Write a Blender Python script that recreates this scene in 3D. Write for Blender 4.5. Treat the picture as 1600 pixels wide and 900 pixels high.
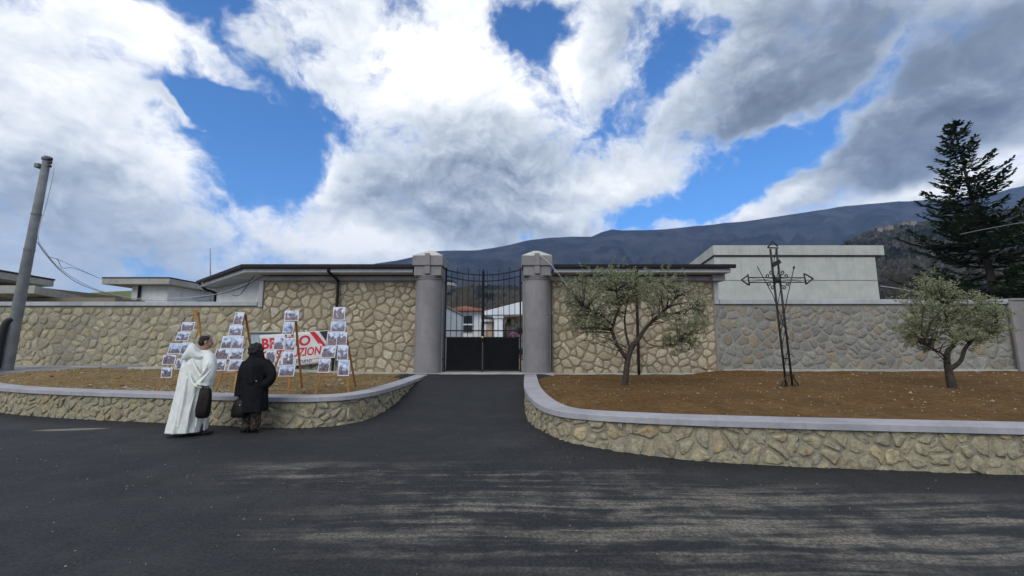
import bpy, bmesh, math, random
from mathutils import Vector, Matrix, noise as mnoise, kdtree

for _o in list(bpy.data.objects):
    bpy.data.objects.remove(_o)
scene = bpy.context.scene
COL = scene.collection
R = math.radians
rnd = random.Random(7)

# ------------------------------------------------------------------ camera
FPX, CAMH = 640.0, 1.6
PITCH = math.atan(84 / 640)
cam_data = bpy.data.cameras.new("camera")
cam = bpy.data.objects.new("camera", cam_data)
COL.objects.link(cam)
cam_data.sensor_width = 36
cam_data.lens = 36 * FPX / 1600
cam_data.clip_start = 0.05
cam_data.clip_end = 20000
cam.location = (0, 0, CAMH)
cam.rotation_euler = (math.pi / 2 + PITCH, 0, 0)
scene.camera = cam
scene.render.resolution_x, scene.render.resolution_y = 1024, 576

def ray(u, v):
    x = (u - 800) / FPX
    y = (450 - v) / FPX
    return Vector((x, math.cos(PITCH) - y * math.sin(PITCH), math.sin(PITCH) + y * math.cos(PITCH)))

def PY(u, v, Y):            # point of the place seen at a pixel of the survey photo, at depth Y
    d = ray(u, v)
    t = Y / d.y
    return Vector((d.x * t, Y, CAMH + d.z * t))

def PZ(u, v, z):            # the same at height z
    d = ray(u, v)
    t = (z - CAMH) / d.z
    return Vector((d.x * t, d.y * t, z))

# ------------------------------------------------------------------ view and light
vs = scene.view_settings
vs.view_transform = 'Standard'
vs.look = 'None'
vs.exposure = 0.45
vs.gamma = 1.0
vs.use_curve_mapping = False

SUN_EL, SUN_AZ = R(38), R(208)      # azimuth clockwise from +Y: high, behind the viewer
sun_data = bpy.data.lights.new("sun", 'SUN')
sun_data.energy = 1.5
sun_data.angle = R(45)
sun_data.color = (1.0, 0.96, 0.9)
sun = bpy.data.objects.new("sun", sun_data)
COL.objects.link(sun)
sd = Vector((math.sin(SUN_AZ) * math.cos(SUN_EL), math.cos(SUN_AZ) * math.cos(SUN_EL), math.sin(SUN_EL)))
sun.rotation_euler = sd.to_track_quat('Z', 'Y').to_euler()
sun.location = (0, 0, 60)


class NG:
    """small helper to write node trees as expressions"""
    def __init__(self, tree):
        self.t = tree
        self.n = tree.nodes
        self.l = tree.links

    def new(self, typ, **kw):
        nd = self.n.new(typ)
        for k, v in kw.items():
            setattr(nd, k, v)
        return nd

    def put(self, sock, val):
        if isinstance(val, bpy.types.NodeSocket):
            self.l.new(val, sock)
        elif isinstance(val, (tuple, list, Vector)):
            v = list(val)
            if sock.type == 'RGBA' and len(v) == 3:
                v = v + [1]
            sock.default_value = v
        else:
            sock.default_value = val

    def math(self, op, a, b=0.0, c=None, clamp=False):
        nd = self.new('ShaderNodeMath', operation=op, use_clamp=clamp)
        self.put(nd.inputs[0], a)
        self.put(nd.inputs[1], b)
        if c is not None:
            self.put(nd.inputs[2], c)
        return nd.outputs[0]

    def add(self, a, b): return self.math('ADD', a, b)
    def sub(self, a, b): return self.math('SUBTRACT', a, b)
    def mul(self, a, b): return self.math('MULTIPLY', a, b)

    def vmath(self, op, a, b=(0, 0, 0), out=0):
        nd = self.new('ShaderNodeVectorMath', operation=op)
        self.put(nd.inputs[0], a)
        if op == 'SCALE':
            self.put(nd.inputs['Scale'], b)
        else:
            self.put(nd.inputs[1], b)
        return nd.outputs[out]

    def dot(self, a, b): return self.vmath('DOT_PRODUCT', a, b, 1)

    def smooth(self, x, e0, e1):
        nd = self.new('ShaderNodeMapRange', interpolation_type='SMOOTHSTEP')
        self.put(nd.inputs[0], x)
        nd.inputs[1].default_value = e0
        nd.inputs[2].default_value = e1
        return nd.outputs[0]

    def lin(self, x, a, b, c, d):
        nd = self.new('ShaderNodeMapRange')
        self.put(nd.inputs[0], x)
        for i, q in enumerate((a, b, c, d)):
            nd.inputs[i + 1].default_value = q
        return nd.outputs[0]

    def noise(self, vec, scale, detail=4, rough=0.55, dist=0.0, col=False):
        nd = self.new('ShaderNodeTexNoise')
        self.put(nd.inputs['Vector'], vec)
        nd.inputs['Scale'].default_value = scale
        nd.inputs['Detail'].default_value = detail
        nd.inputs['Roughness'].default_value = rough
        nd.inputs['Distortion'].default_value = dist
        return nd.outputs[1 if col else 0]

    def mix(self, fac, a, b, mode='MIX'):
        nd = self.new('ShaderNodeMix', data_type='RGBA', blend_type=mode)
        self.put(nd.inputs[0], fac)
        self.put(nd.inputs[6], a)
        self.put(nd.inputs[7], b)
        return nd.outputs[2]

    def ramp(self, fac, stops):
        nd = self.new('ShaderNodeValToRGB')
        self.put(nd.inputs[0], fac)
        el = nd.color_ramp.elements
        while len(el) < len(stops):
            el.new(0.5)
        for e, (p, c) in zip(el, stops):
            e.position = p
            e.color = (c[0], c[1], c[2], 1)
        return nd.outputs[0]

    def mapping(self, vec, scale=(1, 1, 1), rot=(0, 0, 0), loc=(0, 0, 0)):
        nd = self.new('ShaderNodeMapping')
        self.put(nd.inputs[0], vec)
        nd.inputs[1].default_value = loc
        nd.inputs[2].default_value = rot
        nd.inputs[3].default_value = scale
        return nd.outputs[0]


# ------------------------------------------------------------------ sky
world = bpy.data.worlds.new("World")
scene.world = world
world.use_nodes = True
wt = world.node_tree
wt.nodes.clear()
W = NG(wt)
sky = W.new('ShaderNodeTexSky', sky_type='NISHITA', sun_disc=False)
sky.sun_elevation = SUN_EL
sky.sun_rotation = SUN_AZ
sky.altitude = 500
sky.air_density = 1.0
sky.dust_density = 0.6
sky.ozone_density = 2.5
dirv = W.new('ShaderNodeTexCoord').outputs['Generated']
dirn = W.vmath('NORMALIZE', dirv)
sepd = W.new('ShaderNodeSeparateXYZ')
W.put(sepd.inputs[0], dirn)
dx, dy, dz = sepd.outputs
zc = W.math('MAXIMUM', W.add(dz, 0.16), 0.05)
comb = W.new('ShaderNodeCombineXYZ')
W.put(comb.inputs[0], W.math('DIVIDE', dx, zc))
W.put(comb.inputs[1], W.math('DIVIDE', dy, zc))
W.put(comb.inputs[2], 0.0)
flat = comb.outputs[0]                      # cloud deck seen in perspective
nA = W.noise(dirn, 2.2, 2, 0.5, col=True)
nB = W.noise(dirn, 9.0, 3, 0.6, col=True)
warp = W.vmath('ADD', W.vmath('SCALE', W.vmath('SUBTRACT', nA, (.5, .5, .5)), 0.16),
               W.vmath('SCALE', W.vmath('SUBTRACT', nB, (.5, .5, .5)), 0.13))
dirw = W.vmath('ADD', dirn, warp)
dirw2 = W.vmath('ADD', dirn, W.vmath('SCALE', warp, 0.6))

def lobe(u, v, ru, rv, ang=0, soft=False):
    """gaussian patch of sky in a fixed compass direction; radii in degrees-like pixels"""
    d = ray(u, v).normalized()
    right = Vector((d.y, -d.x, 0)).normalized()
    up = right.cross(d)
    a = R(ang)
    r2 = right * math.cos(a) + up * math.sin(a)
    u2 = up * math.cos(a) - right * math.sin(a)
    k = (FPX * ray(u, v).length)
    src = dirw2 if soft else dirw
    A = W.dot(src, r2 * (k / ru))
    B = W.dot(src, u2 * (k / rv))
    s = W.math('MULTIPLY_ADD', A, A, W.mul(B, B))
    return W.math('POWER', 2.718, W.mul(s, -1.0))

def total(base, items):
    acc = base
    for w, sock in items:
        acc = W.math('MULTIPLY_ADD', sock, w, acc)
    return acc
HOLES = [
    (-.18, 380, 60, 200, 90, 0), (-.22, 480, 250, 170, 130, 0), (-.25, 1130, 300, 130, 50, 10),
      # weight, u, v, ru, rv, angle
    (-.75, 440, 215, 120, 75, 0), (-.6, 415, 300, 55, 70, 0), (-.32, 330, 165, 100, 55, 20),
    (-.45, 520, 170, 60, 50, 0), (-.22, 400, 50, 150, 50, -15), (-.3, 620, 30, 60, 60, 0), (-.25, 260, 40, 70, 30, -20),
    (-.75, 835, 60, 42, 60, 0), (-.55, 870, 20, 40, 40, 0),
    (-.75, 1010, 150, 60, 42, 45), (-.6, 1075, 95, 55, 36, 30), (-.35, 935, 215, 40, 22, 30),
    (-.85, 1160, 280, 75, 42, 12), (-.6, 1040, 335, 60, 20, 10), (-.7, 1230, 245, 45, 40, 40),
    (-.6, 1290, 195, 30, 36, -30), (-.55, 1350, 120, 26, 50, -35), (-.3, 650, 100, 26, 14, 0),
    (.95, 360, 112, 90, 26, -22), (.6, 430, 95, 50, 22, -30), (.75, 275, 192, 45, 10, -5), (.7, 215, 60, 70, 40, -25), (.5, 440, 60, 60, 18, -25), (.55, 545, 140, 40, 30, -20), (.4, 290, 260, 75, 45, -15),
    (.45, 610, 120, 90, 80, 0), (.5, 560, 290, 60, 70, 0), (.4, 720, 120, 90, 130, 0), (.4, 930, 110, 40, 90, 15),
    (.4, 1140, 200, 60, 40, 20), (.5, 1240, 310, 60, 26, 20), (.5, 100, 250, 160, 150, 0), (.5, 1450, 200, 150, 110, 0),
    (.5, 1200, 90, 130, 90, 0), (.4, 560, 390, 130, 40, 0), (.5, 760, 300, 160, 90, 0), (.3, 960, 270, 70, 50, 20),
]
BRIGHT = [
    (.40, 640, 110, 110, 80, 0), (.45, 850, 130, 60, 60, 20), (.30, 500, 270, 60, 50, 0), (.35, 740, 60, 110, 90, 0),
    (.45, 570, 385, 140, 35, 0), (.40, 1230, 315, 110, 22, 15), (.55, 1560, 268, 90, 28, 12), (.35, 1400, 312, 60, 14, 8),
    (.35, 290, 265, 80, 45, -20), (.25, 100, 130, 140, 110, 0), (.30, 230, 50, 80, 50, 0), (.2, 340, 110, 80, 40, 0),
    (.25, 960, 290, 90, 40, 15), (.3, 880, 90, 40, 60, 0),
    (-.17, 700, 310, 130, 60, 0), (-.14, 820, 260, 90, 60, 0), (-.1, 600, 290, 50, 40, 0), (-.14, 740, 365, 140, 30, 0),
    (-.38, 1480, 170, 190, 110, 15), (-.30, 1290, 60, 170, 90, 10), (-.26, 1180, 190, 110, 45, 25), (-.3, 1370, 260, 120, 40, 10), (-.15, 1560, 40, 120, 60, 0),
    (-.14, 130, 380, 160, 50, 0), (-.1, 60, 300, 90, 60, 0), (-.1, 960, 60, 50, 60, 0),
]
f1 = W.noise(W.vmath('ADD', flat, W.vmath('SCALE', warp, 2.0)), 1.5, 5, 0.6)
puff_in = W.vmath('ADD', W.vmath('MULTIPLY', dirn, (1, 1, 1.35)), W.vmath('SCALE', warp, .55))
f2 = W.noise(puff_in, 6.5, 8, 0.63, 0.2)
f2b = W.noise(W.vmath('ADD', puff_in, (-.004, -.012, .030)), 6.5, 4, 0.60, 0.2)   # the same clouds a little nearer the light
f3 = W.noise(dirw2, 21.0, 5, 0.64)
dens0 = total(W.add(W.mul(W.sub(f1, .5), 0.9), W.math('MULTIPLY_ADD', W.sub(f2, .5), 1.9, .60)),
              [(h[0] * .92, lobe(*h[1:])) for h in HOLES])
dens = W.math('MULTIPLY_ADD', W.sub(f3, .5), 0.62, dens0)
cover = W.smooth(dens, 0.15, 0.78)
relief = W.sub(f2, f2b)
b0 = total(W.math('MULTIPLY_ADD', relief, 0.95, W.math('MULTIPLY_ADD', W.sub(f2, .5), 0.34, W.math('MULTIPLY_ADD', W.sub(f1, .5), 0.35, 0.60))),
           [(h[0], lobe(*h[1:], soft=True)) for h in BRIGHT])
edge = W.sub(1.0, W.smooth(dens, 0.42, 0.90))       # thin rims of a cloud let the light through
bri = W.math('MULTIPLY_ADD', W.sub(f3, .5), 0.20, W.math('MULTIPLY_ADD', edge, 0.24, b0))
cloud = W.ramp(bri, [(0.0, (.085, .105, .15)), (0.28, (.19, .23, .30)), (0.52, (.40, .45, .52)), (0.74, (.66, .70, .74)), (1.0, (.93, .93, .93))])
blue = W.mix(1.0, W.vmath('SCALE', sky.outputs[0], 0.1), (0.48, 1.0, 1.5), 'MULTIPLY')
# air near the horizon is milky
low = W.sub(1.0, W.smooth(dz, -0.02, 0.20))
skyc = W.mix(W.mul(low, 0.30), W.mix(cover, blue, cloud), (.55, .61, .67))
bg = W.new('ShaderNodeBackground')
W.put(bg.inputs[0], skyc)
bg.inputs[1].default_value = 1.0
wo = W.new('ShaderNodeOutputWorld')
wt.links.new(bg.outputs[0], wo.inputs[0])
world.cycles.sampling_method = 'MANUAL'
world.cycles.sample_map_resolution = 512

# ------------------------------------------------------------------ material helpers
MATS = {}

def new_mat(name):
    m = bpy.data.materials.new(name)
    m.use_nodes = True
    m.node_tree.nodes.clear()
    g = NG(m.node_tree)
    bs = g.new('ShaderNodeBsdfPrincipled')
    out = g.new('ShaderNodeOutputMaterial')
    g.l.new(bs.outputs[0], out.inputs[0])
    MATS[name] = m
    return m, g, bs

def simple(name, c1, c2=None, scale=6.0, rough=0.8, bump=0.0, bscale=40.0, metal=0.0, rand=0.0, detail=6, spec=0.3, bdist=0.01):
    m, g, bs = new_mat(name)
    pos = g.new('ShaderNodeNewGeometry').outputs['Position']
    col = c1
    if c2 is not None:
        f = g.smooth(g.noise(pos, scale, detail, 0.6), 0.32, 0.68)
        col = g.mix(f, c1, c2)
    if rand:
        oi = g.new('ShaderNodeObjectInfo')
        k = g.lin(oi.outputs['Random'], 0, 1, 1 - rand, 1 + rand)
        col = g.vmath('SCALE', col, k)
    g.put(bs.inputs['Base Color'], col)
    bs.inputs['Roughness'].default_value = rough
    bs.inputs['Metallic'].default_value = metal
    bs.inputs['Specular IOR Level'].default_value = spec
    if bump:
        b = g.new('ShaderNodeBump')
        b.inputs['Strength'].default_value = bump
        b.inputs['Distance'].default_value = bdist
        g.put(b.inputs['Height'], g.noise(pos, bscale, 6, 0.65))
        g.l.new(b.outputs[0], bs.inputs['Normal'])
    return m

def stone_mat(name, cols, fleck, bump=0.8, rand=0.2, bscale=28, smear=None):
    """cut or field stone: every stone its own tone, veined and pitted"""
    m, g, bs = new_mat(name)
    pos = g.new('ShaderNodeNewGeometry').outputs['Position']
    oi = g.new('ShaderNodeObjectInfo')
    rn = oi.outputs['Random']
    n = len(cols)
    base = g.ramp(rn, [((i + .5) / n, c) for i, c in enumerate(cols)])
    k = g.lin(g.math('FRACT', g.mul(rn, 37.7)), 0, 1, 1 - rand, 1 + rand)
    base = g.vmath('SCALE', base, k)
    f1 = g.smooth(g.noise(pos, 7.0, 7, 0.65, 0.6), 0.35, 0.7)
    col = g.mix(g.mul(f1, 0.65), base, fleck)
    f2 = g.smooth(g.noise(pos, 45.0, 4, 0.7), 0.52, 0.72)
    col = g.mix(g.mul(f2, 0.35), col, (.09, .08, .065))
    if smear:
        col = g.mix(g.mul(g.smooth(g.noise(pos, 5.5, 6, .7, .4), .44, .54), .85), col, smear)
    f3 = g.smooth(g.noise(pos, 18.0, 5, .7), .36, .64)
    col = g.mix(1.0, col, g.mix(f3, (.74, .74, .74), (1.12, 1.12, 1.12)), 'MULTIPLY')
    g.put(bs.inputs['Base Color'], col)
    bs.inputs['Roughness'].default_value = 0.9
    bs.inputs['Specular IOR Level'].default_value = 0.2
    b = g.new('ShaderNodeBump')
    b.inputs['Strength'].default_value = bump
    b.inputs['Distance'].default_value = 0.03
    g.put(b.inputs['Height'], g.math('MULTIPLY_ADD', g.noise(pos, bscale, 6, 0.7), 0.6, g.noise(pos, 8.0, 5, 0.6)))
    g.l.new(b.outputs[0], bs.inputs['Normal'])
    return m

def weathered(name, c1, c2, stain, amt=.5):
    m, g, bs = new_mat(name)
    pos = g.new('ShaderNodeNewGeometry').outputs['Position']
    col = g.mix(g.smooth(g.noise(pos, 1.3, 6, .65), .35, .68), c1, c2)
    run = g.smooth(g.noise(g.mapping(pos, (7, 7, .55)), 1.0, 5, .65), .50, .74)
    blot = g.smooth(g.noise(pos, 3.1, 6, .7), .50, .72)
    col = g.mix(g.mul(g.math('MAXIMUM', run, g.mul(blot, .7)), amt), col, stain)
    spk = g.smooth(g.noise(pos, 26, 4, .75), .55, .72)
    col = g.mix(g.mul(spk, .25), col, stain)
    g.put(bs.inputs['Base Color'], col)
    bs.inputs['Roughness'].default_value = .88
    bs.inputs['Specular IOR Level'].default_value = .2
    b = g.new('ShaderNodeBump')
    b.inputs['Strength'].default_value = .35
    b.inputs['Distance'].default_value = .006
    g.put(b.inputs['Height'], g.noise(pos, 40, 6, .7))
    g.l.new(b.outputs[0], bs.inputs['Normal'])
weathered('plaster_grey', (.225, .21, .205), (.275, .258, .25), (.16, .148, .142), 0.4)
weathered('plaster_cap', (.40, .385, .395), (.31, .297, .305), (.20, .19, .185), 0.4)
weathered('plaster_trim', (.47, .475, .48), (.37, .375, .38), (.26, .255, .24), 0.5)
weathered('plaster_white', (.76, .755, .72), (.66, .66, .63), (.42, .40, .35), 0.45)
weathered('plaster_green', (.50, .50, .44), (.42, .425, .38), (.29, .285, .25), 0.5)
simple('plaster_tan', (.24, .19, .13), (.19, .155, .11), 0.7, 0.9, 0.1, 30, bdist=.004)
simple('plaster_bright', (.72, .74, .76), (.62, .64, .66), 0.7, 0.85)
simple('concrete_pale', (.46, .45, .40), (.33, .32, .28), 1.5, 0.9, 0.4, 30)
weathered('concrete_fascia', (.40, .385, .33), (.31, .30, .26), (.20, .185, .15), 0.5)
weathered('cement_cap', (.56, .54, .48), (.40, .385, .34), (.25, .235, .20), 0.5)
simple('concrete_pole', (.22, .225, .225), (.15, .155, .155), 2.6, 0.9, 0.5, 60, bdist=.005)
simple('mortar_tan', (.29, .23, .145), (.215, .17, .108), 3.5, 0.95, 0.8, 55)
simple('mortar_low', (.34, .30, .21), (.26, .23, .17), 2.5, 0.95, 0.8, 45)
simple('mortar_blue', (.295, .285, .25), (.225, .22, .20), 2.2, 0.95, 0.8, 45)
simple('mortar_rubble', (.385, .335, .22), (.245, .22, .165), 3.2, 0.95, 1.0, 22, bdist=.04)
stone_mat('stone_beige', [(.50, .435, .305), (.57, .495, .35), (.45, .375, .245), (.52, .47, .36), (.40, .335, .23)], (.35, .30, .215))
stone_mat('stone_yellow', [(.47, .405, .265), (.52, .44, .255), (.40, .35, .24), (.45, .40, .29), (.36, .315, .22)], (.33, .295, .21))
stone_mat('stone_grey', [(.29, .275, .225), (.245, .24, .215), (.33, .295, .215), (.35, .265, .155), (.275, .265, .23), (.32, .305, .26)], (.215, .205, .175))
stone_mat('stone_rubble', [(.44, .37, .22), (.37, .32, .205), (.32, .285, .20), (.46, .375, .205), (.39, .275, .145), (.35, .32, .235)], (.25, .23, .17), bump=1.0, bscale=18, smear=(.36, .315, .21))
simple('metal_black', (.007, .007, .008), (.011, .011, .012), 8, 0.6, 0.1, 80, spec=.25)
simple('panel_black', (.005, .005, .006), (.008, .008, .009), 3, 0.75, spec=.12)
simple('iron_black', (.012, .012, .013), (.03, .026, .024), 20, 0.6, 0.4, 90, spec=.4)
simple('gutter_brown', (.012, .009, .008), (.018, .013, .012), 6, 0.6, spec=.25)
simple('roof_dark', (.018, .015, .015), (.03, .025, .024), 4, 0.7)
simple('tile_red', (.27, .10, .06), (.20, .085, .055), 5, 0.85)
simple('wood_pine', (.44, .21, .060), (.34, .155, .045), 9, 0.6, 0.2, 60)
simple('paper_white', (.66, .66, .70), None, rough=.5)
simple('banner_white', (.66, .65, .63), (.58, .57, .56), 3, 0.55)
simple('print_red', (.55, .025, .035), None, rough=.5)
simple('print_black', (.02, .02, .022), None, rough=.5)
simple('board_grey', (.30, .32, .33), (.24, .26, .27), 5, 0.6)
simple('glass_pale', (.30, .38, .42), (.42, .47, .48), 6, 0.15, spec=.5)
simple('glass_dark', (.02, .022, .025), None, rough=.1, spec=.6)
simple('cable_grey', (.18, .18, .19), (.30, .30, .30), 4, 0.6)
simple('cable_pale', (.50, .50, .50), None, rough=.6)
simple('cable_black', (.02, .02, .022), None, rough=.6)
simple('brass', (.55, .45, .20), None, rough=.35, metal=.8)
simple('flower_purple', (.20, .03, .15), (.40, .12, .30), 30, 0.8)

# ------------------------------------------------------------------ object helpers
def tag(o, label=None, cat=None, group=None, kind=None):
    if label: o['label'] = label
    if cat: o['category'] = cat
    if group: o['group'] = group
    if kind: o['kind'] = kind
    return o

def empty(name, loc=(0, 0, 0), label=None, cat=None, group=None):
    o = bpy.data.objects.new(name, None)
    o.location = loc
    o.empty_display_size = 0.2
    COL.objects.link(o)
    return tag(o, label, cat, group)

def link(name, me, mat, parent=None, smooth=False):
    if mat:
        me.materials.append(MATS[mat] if isinstance(mat, str) else mat)
    if smooth:
        for p in me.polygons:
            p.use_smooth = True
    o = bpy.data.objects.new(name, me)
    COL.objects.link(o)
    if parent is not None:
        o.parent = parent
        o.matrix_parent_inverse = Matrix.Translation(-abs_loc(parent))
    return o

def abs_loc(o):          # parents stand unrotated while the parts are built in world space
    p = Vector(o.location)
    q = o.parent
    return p if q is None else o.matrix_parent_inverse.translation + p + abs_loc(q)

class MB:
    """collects shapes, then becomes one mesh object"""
    def __init__(self):
        self.v, self.f = [], []

    def add(self, vs_, fs_):
        k = len(self.v)
        self.v += [tuple(v) for v in vs_]
        self.f += [tuple(i + k for i in f) for f in fs_]
        return self

    def box(self, x0, x1, y0, y1, z0, z1):
        v = [(x, y, z) for z in (z0, z1) for y in (y0, y1) for x in (x0, x1)]
        return self.add(v, [(0, 2, 3, 1), (4, 5, 7, 6), (0, 1, 5, 4), (2, 6, 7, 3), (0, 4, 6, 2), (1, 3, 7, 5)])

    def prism(self, poly, z0, z1):
        """poly counter-clockwise in xy"""
        n = len(poly)
        z0s = z0 if isinstance(z0, (list, tuple)) else [z0] * n
        z1s = z1 if isinstance(z1, (list, tuple)) else [z1] * n
        v = [(p[0], p[1], z0s[i]) for i, p in enumerate(poly)] + [(p[0], p[1], z1s[i]) for i, p in enumerate(poly)]
        f = [tuple(range(n - 1, -1, -1)), tuple(range(n, 2 * n))]
        f += [(i, (i + 1) % n, n + (i + 1) % n, n + i) for i in range(n)]
        return self.add(v, f)

    def bar(self, a, b, w, d=None, up=Vector((0, 0, 1))):
        """square bar from a to b"""
        a, b = Vector(a), Vector(b)
        d = w if d is None else d
        t = (b - a).normalized()
        if abs(t.dot(up)) > 0.98:
            up = Vector((0, 1, 0))
        s = t.cross(up).normalized()
        n = s.cross(t)
        v = []
        for p in (a, b):
            for i, j in ((-1, -1), (1, -1), (1, 1), (-1, 1)):
                v.append(p + s * (i * w / 2) + n * (j * d / 2))
        return self.add(v, [(0, 1, 2, 3), (7, 6, 5, 4), (0, 4, 5, 1), (1, 5, 6, 2), (2, 6, 7, 3), (3, 7, 4, 0)])

    def tube(self, pts, rad, n=8, cap=True):
        pts = [Vector(p) for p in pts]
        rads = rad if isinstance(rad, (list, tuple)) else [rad] * len(pts)
        k0 = len(self.v)
        prev = None
        for i, p in enumerate(pts):
            t = (pts[min(i + 1, len(pts) - 1)] - pts[max(i - 1, 0)])
            t = t.normalized() if t.length > 1e-9 else Vector((0, 0, 1))
            if prev is None:
                ref = Vector((0, 0, 1)) if abs(t.z) < 0.9 else Vector((1, 0, 0))
                s = t.cross(ref).normalized()
            else:
                s = (prev - t * prev.dot(t)).normalized()
            prev = s
            q = t.cross(s)
            for j in range(n):
                a = 2 * math.pi * j / n
                self.v.append(tuple(p + (s * math.cos(a) + q * math.sin(a)) * rads[i]))
        for i in range(len(pts) - 1):
            for j in range(n):
                a, b = k0 + i * n + j, k0 + i * n + (j + 1) % n
                self.f.append((a, b, b + n, a + n))
        if cap:
            self.f.append(tuple(k0 + j for j in range(n - 1, -1, -1)))
            e = k0 + (len(pts) - 1) * n
            self.f.append(tuple(e + j for j in range(n)))
        return self

    def loft(self, rings, cap=True):
        n = len(rings[0])
        k0 = len(self.v)
        for r in rings:
            self.v += [tuple(p) for p in r]
        for i in range(len(rings) - 1):
            for j in range(n):
                a, b = k0 + i * n + j, k0 + i * n + (j + 1) % n
                self.f.append((a, b, b + n, a + n))
        if cap:
            self.f.append(tuple(k0 + j for j in range(n - 1, -1, -1)))
            e = k0 + (len(rings) - 1) * n
            self.f.append(tuple(e + j for j in range(n)))
        return self

    def mesh(self, name):
        me = bpy.data.meshes.new(name)
        me.from_pydata(self.v, [], self.f)
        me.update()
        return me

    def build(self, name, mat, parent=None, smooth=False, bevel=0.0, segs=2, auto=None):
        o = link(name, self.mesh(name), mat, parent, smooth)
        if bevel:
            md = o.modifiers.new('bevel', 'BEVEL')
            md.width = bevel
            md.segments = segs
            md.limit_method = 'ANGLE'
            md.angle_limit = R(40)
        return o

def crom(pts, per=8):
    """Catmull-Rom through the points"""
    P = [Vector(p) for p in pts]
    P = [P[0] * 2 - P[1]] + P + [P[-1] * 2 - P[-2]]
    out = []
    for i in range(1, len(P) - 2):
        a, b, c, d = P[i - 1], P[i], P[i + 1], P[i + 2]
        for k in range(per):
            t = k / per
            out.append(0.5 * ((2 * b) + (c - a) * t + (2 * a - 5 * b + 4 * c - d) * t * t + (3 * b - a - 3 * c + d) * t ** 3))
    out.append(P[-2])
    return out

def fbm(p, sc=1.0, oct_=4):
    v, a, q = 0.0, 0.5, Vector(p) * sc
    for _ in range(oct_):
        v += a * mnoise.noise(q)
        q = q * 2.03 + Vector((3.1, 1.7, 5.3))
        a *= 0.5
    return v

def sstep(x, a, b):
    t = max(0.0, min(1.0, (x - a) / (b - a)))
    return t * t * (3 - 2 * t)

# ------------------------------------------------------------------ stones laid in a wall
def clip_half(poly, m, n):
    """keep the side of the line through m with normal n where (p-m).n <= 0"""
    out = []
    L = len(poly)
    for i in range(L):
        a, b = poly[i], poly[(i + 1) % L]
        da = (a[0] - m[0]) * n[0] + (a[1] - m[1]) * n[1]
        db = (b[0] - m[0]) * n[0] + (b[1] - m[1]) * n[1]
        if da <= 0:
            out.append(a)
        if (da < 0 < db) or (db < 0 < da):
            t = da / (da - db)
            out.append((a[0] + (b[0] - a[0]) * t, a[1] + (b[1] - a[1]) * t))
    return out

def cells(region, sx, sz, jit, rg, coarse=0.0):
    """irregular cells filling the rectangle region = (s0, s1, z0, z1)"""
    s0, s1, z0, z1 = region
    nz = max(1, round((z1 - z0) / sz))
    pts = []
    for j in range(-1, nz + 1):
        off = 0.5 * (j % 2) + rg.uniform(-.2, .2)
        ns = max(1, round((s1 - s0) / sx))
        for i in range(-1, ns + 2):
            if coarse and rg.random() < coarse:
                continue
            if coarse and rg.random() < coarse * 1.6:
                pts.append((s0 + (i + off + .5 + rg.uniform(-.1, .1)) * (s1 - s0) / ns, z0 + (j + 1.0 + rg.uniform(-.1, .1)) * (z1 - z0) / nz))
            pts.append((s0 + (i + off + rg.uniform(-jit, jit)) * (s1 - s0) / ns,
                        z0 + (j + .5 + rg.uniform(-jit, jit)) * (z1 - z0) / nz))
    kd = kdtree.KDTree(len(pts))
    for i, p in enumerate(pts):
        kd.insert((p[0] / sx, p[1] / sz, 0), i)
    kd.balance()
    res = []
    for i, p in enumerate(pts):
        poly = [(s0, z0), (s1, z0), (s1, z1), (s0, z1)]
        for co, k, dd in kd.find_n((p[0] / sx, p[1] / sz, 0), 18):
            if k == i:
                continue
            q = pts[k]
            poly = clip_half(poly, ((p[0] + q[0]) / 2, (p[1] + q[1]) / 2), (q[0] - p[0], q[1] - p[1]))
            if len(poly) < 3:
                break
        if len(poly) >= 3:
            res.append(poly)
    return res

def area(poly):
    return 0.5 * sum(poly[i][0] * poly[(i + 1) % len(poly)][1] - poly[(i + 1) % len(poly)][0] * poly[i][1] for i in range(len(poly)))

def inset(poly, d):
    L = len(poly)
    out = list(poly)
    for i in range(L):
        a, b = poly[i], poly[(i + 1) % L]
        n = (b[1] - a[1], -(b[0] - a[0]))
        ln = math.hypot(*n)
        if ln < 1e-6:
            continue
        n = (n[0] / ln, n[1] / ln)
        out = clip_half(out, (a[0] - n[0] * d, a[1] - n[1] * d), n)
        if len(out) < 3:
            return []
    return out

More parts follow.
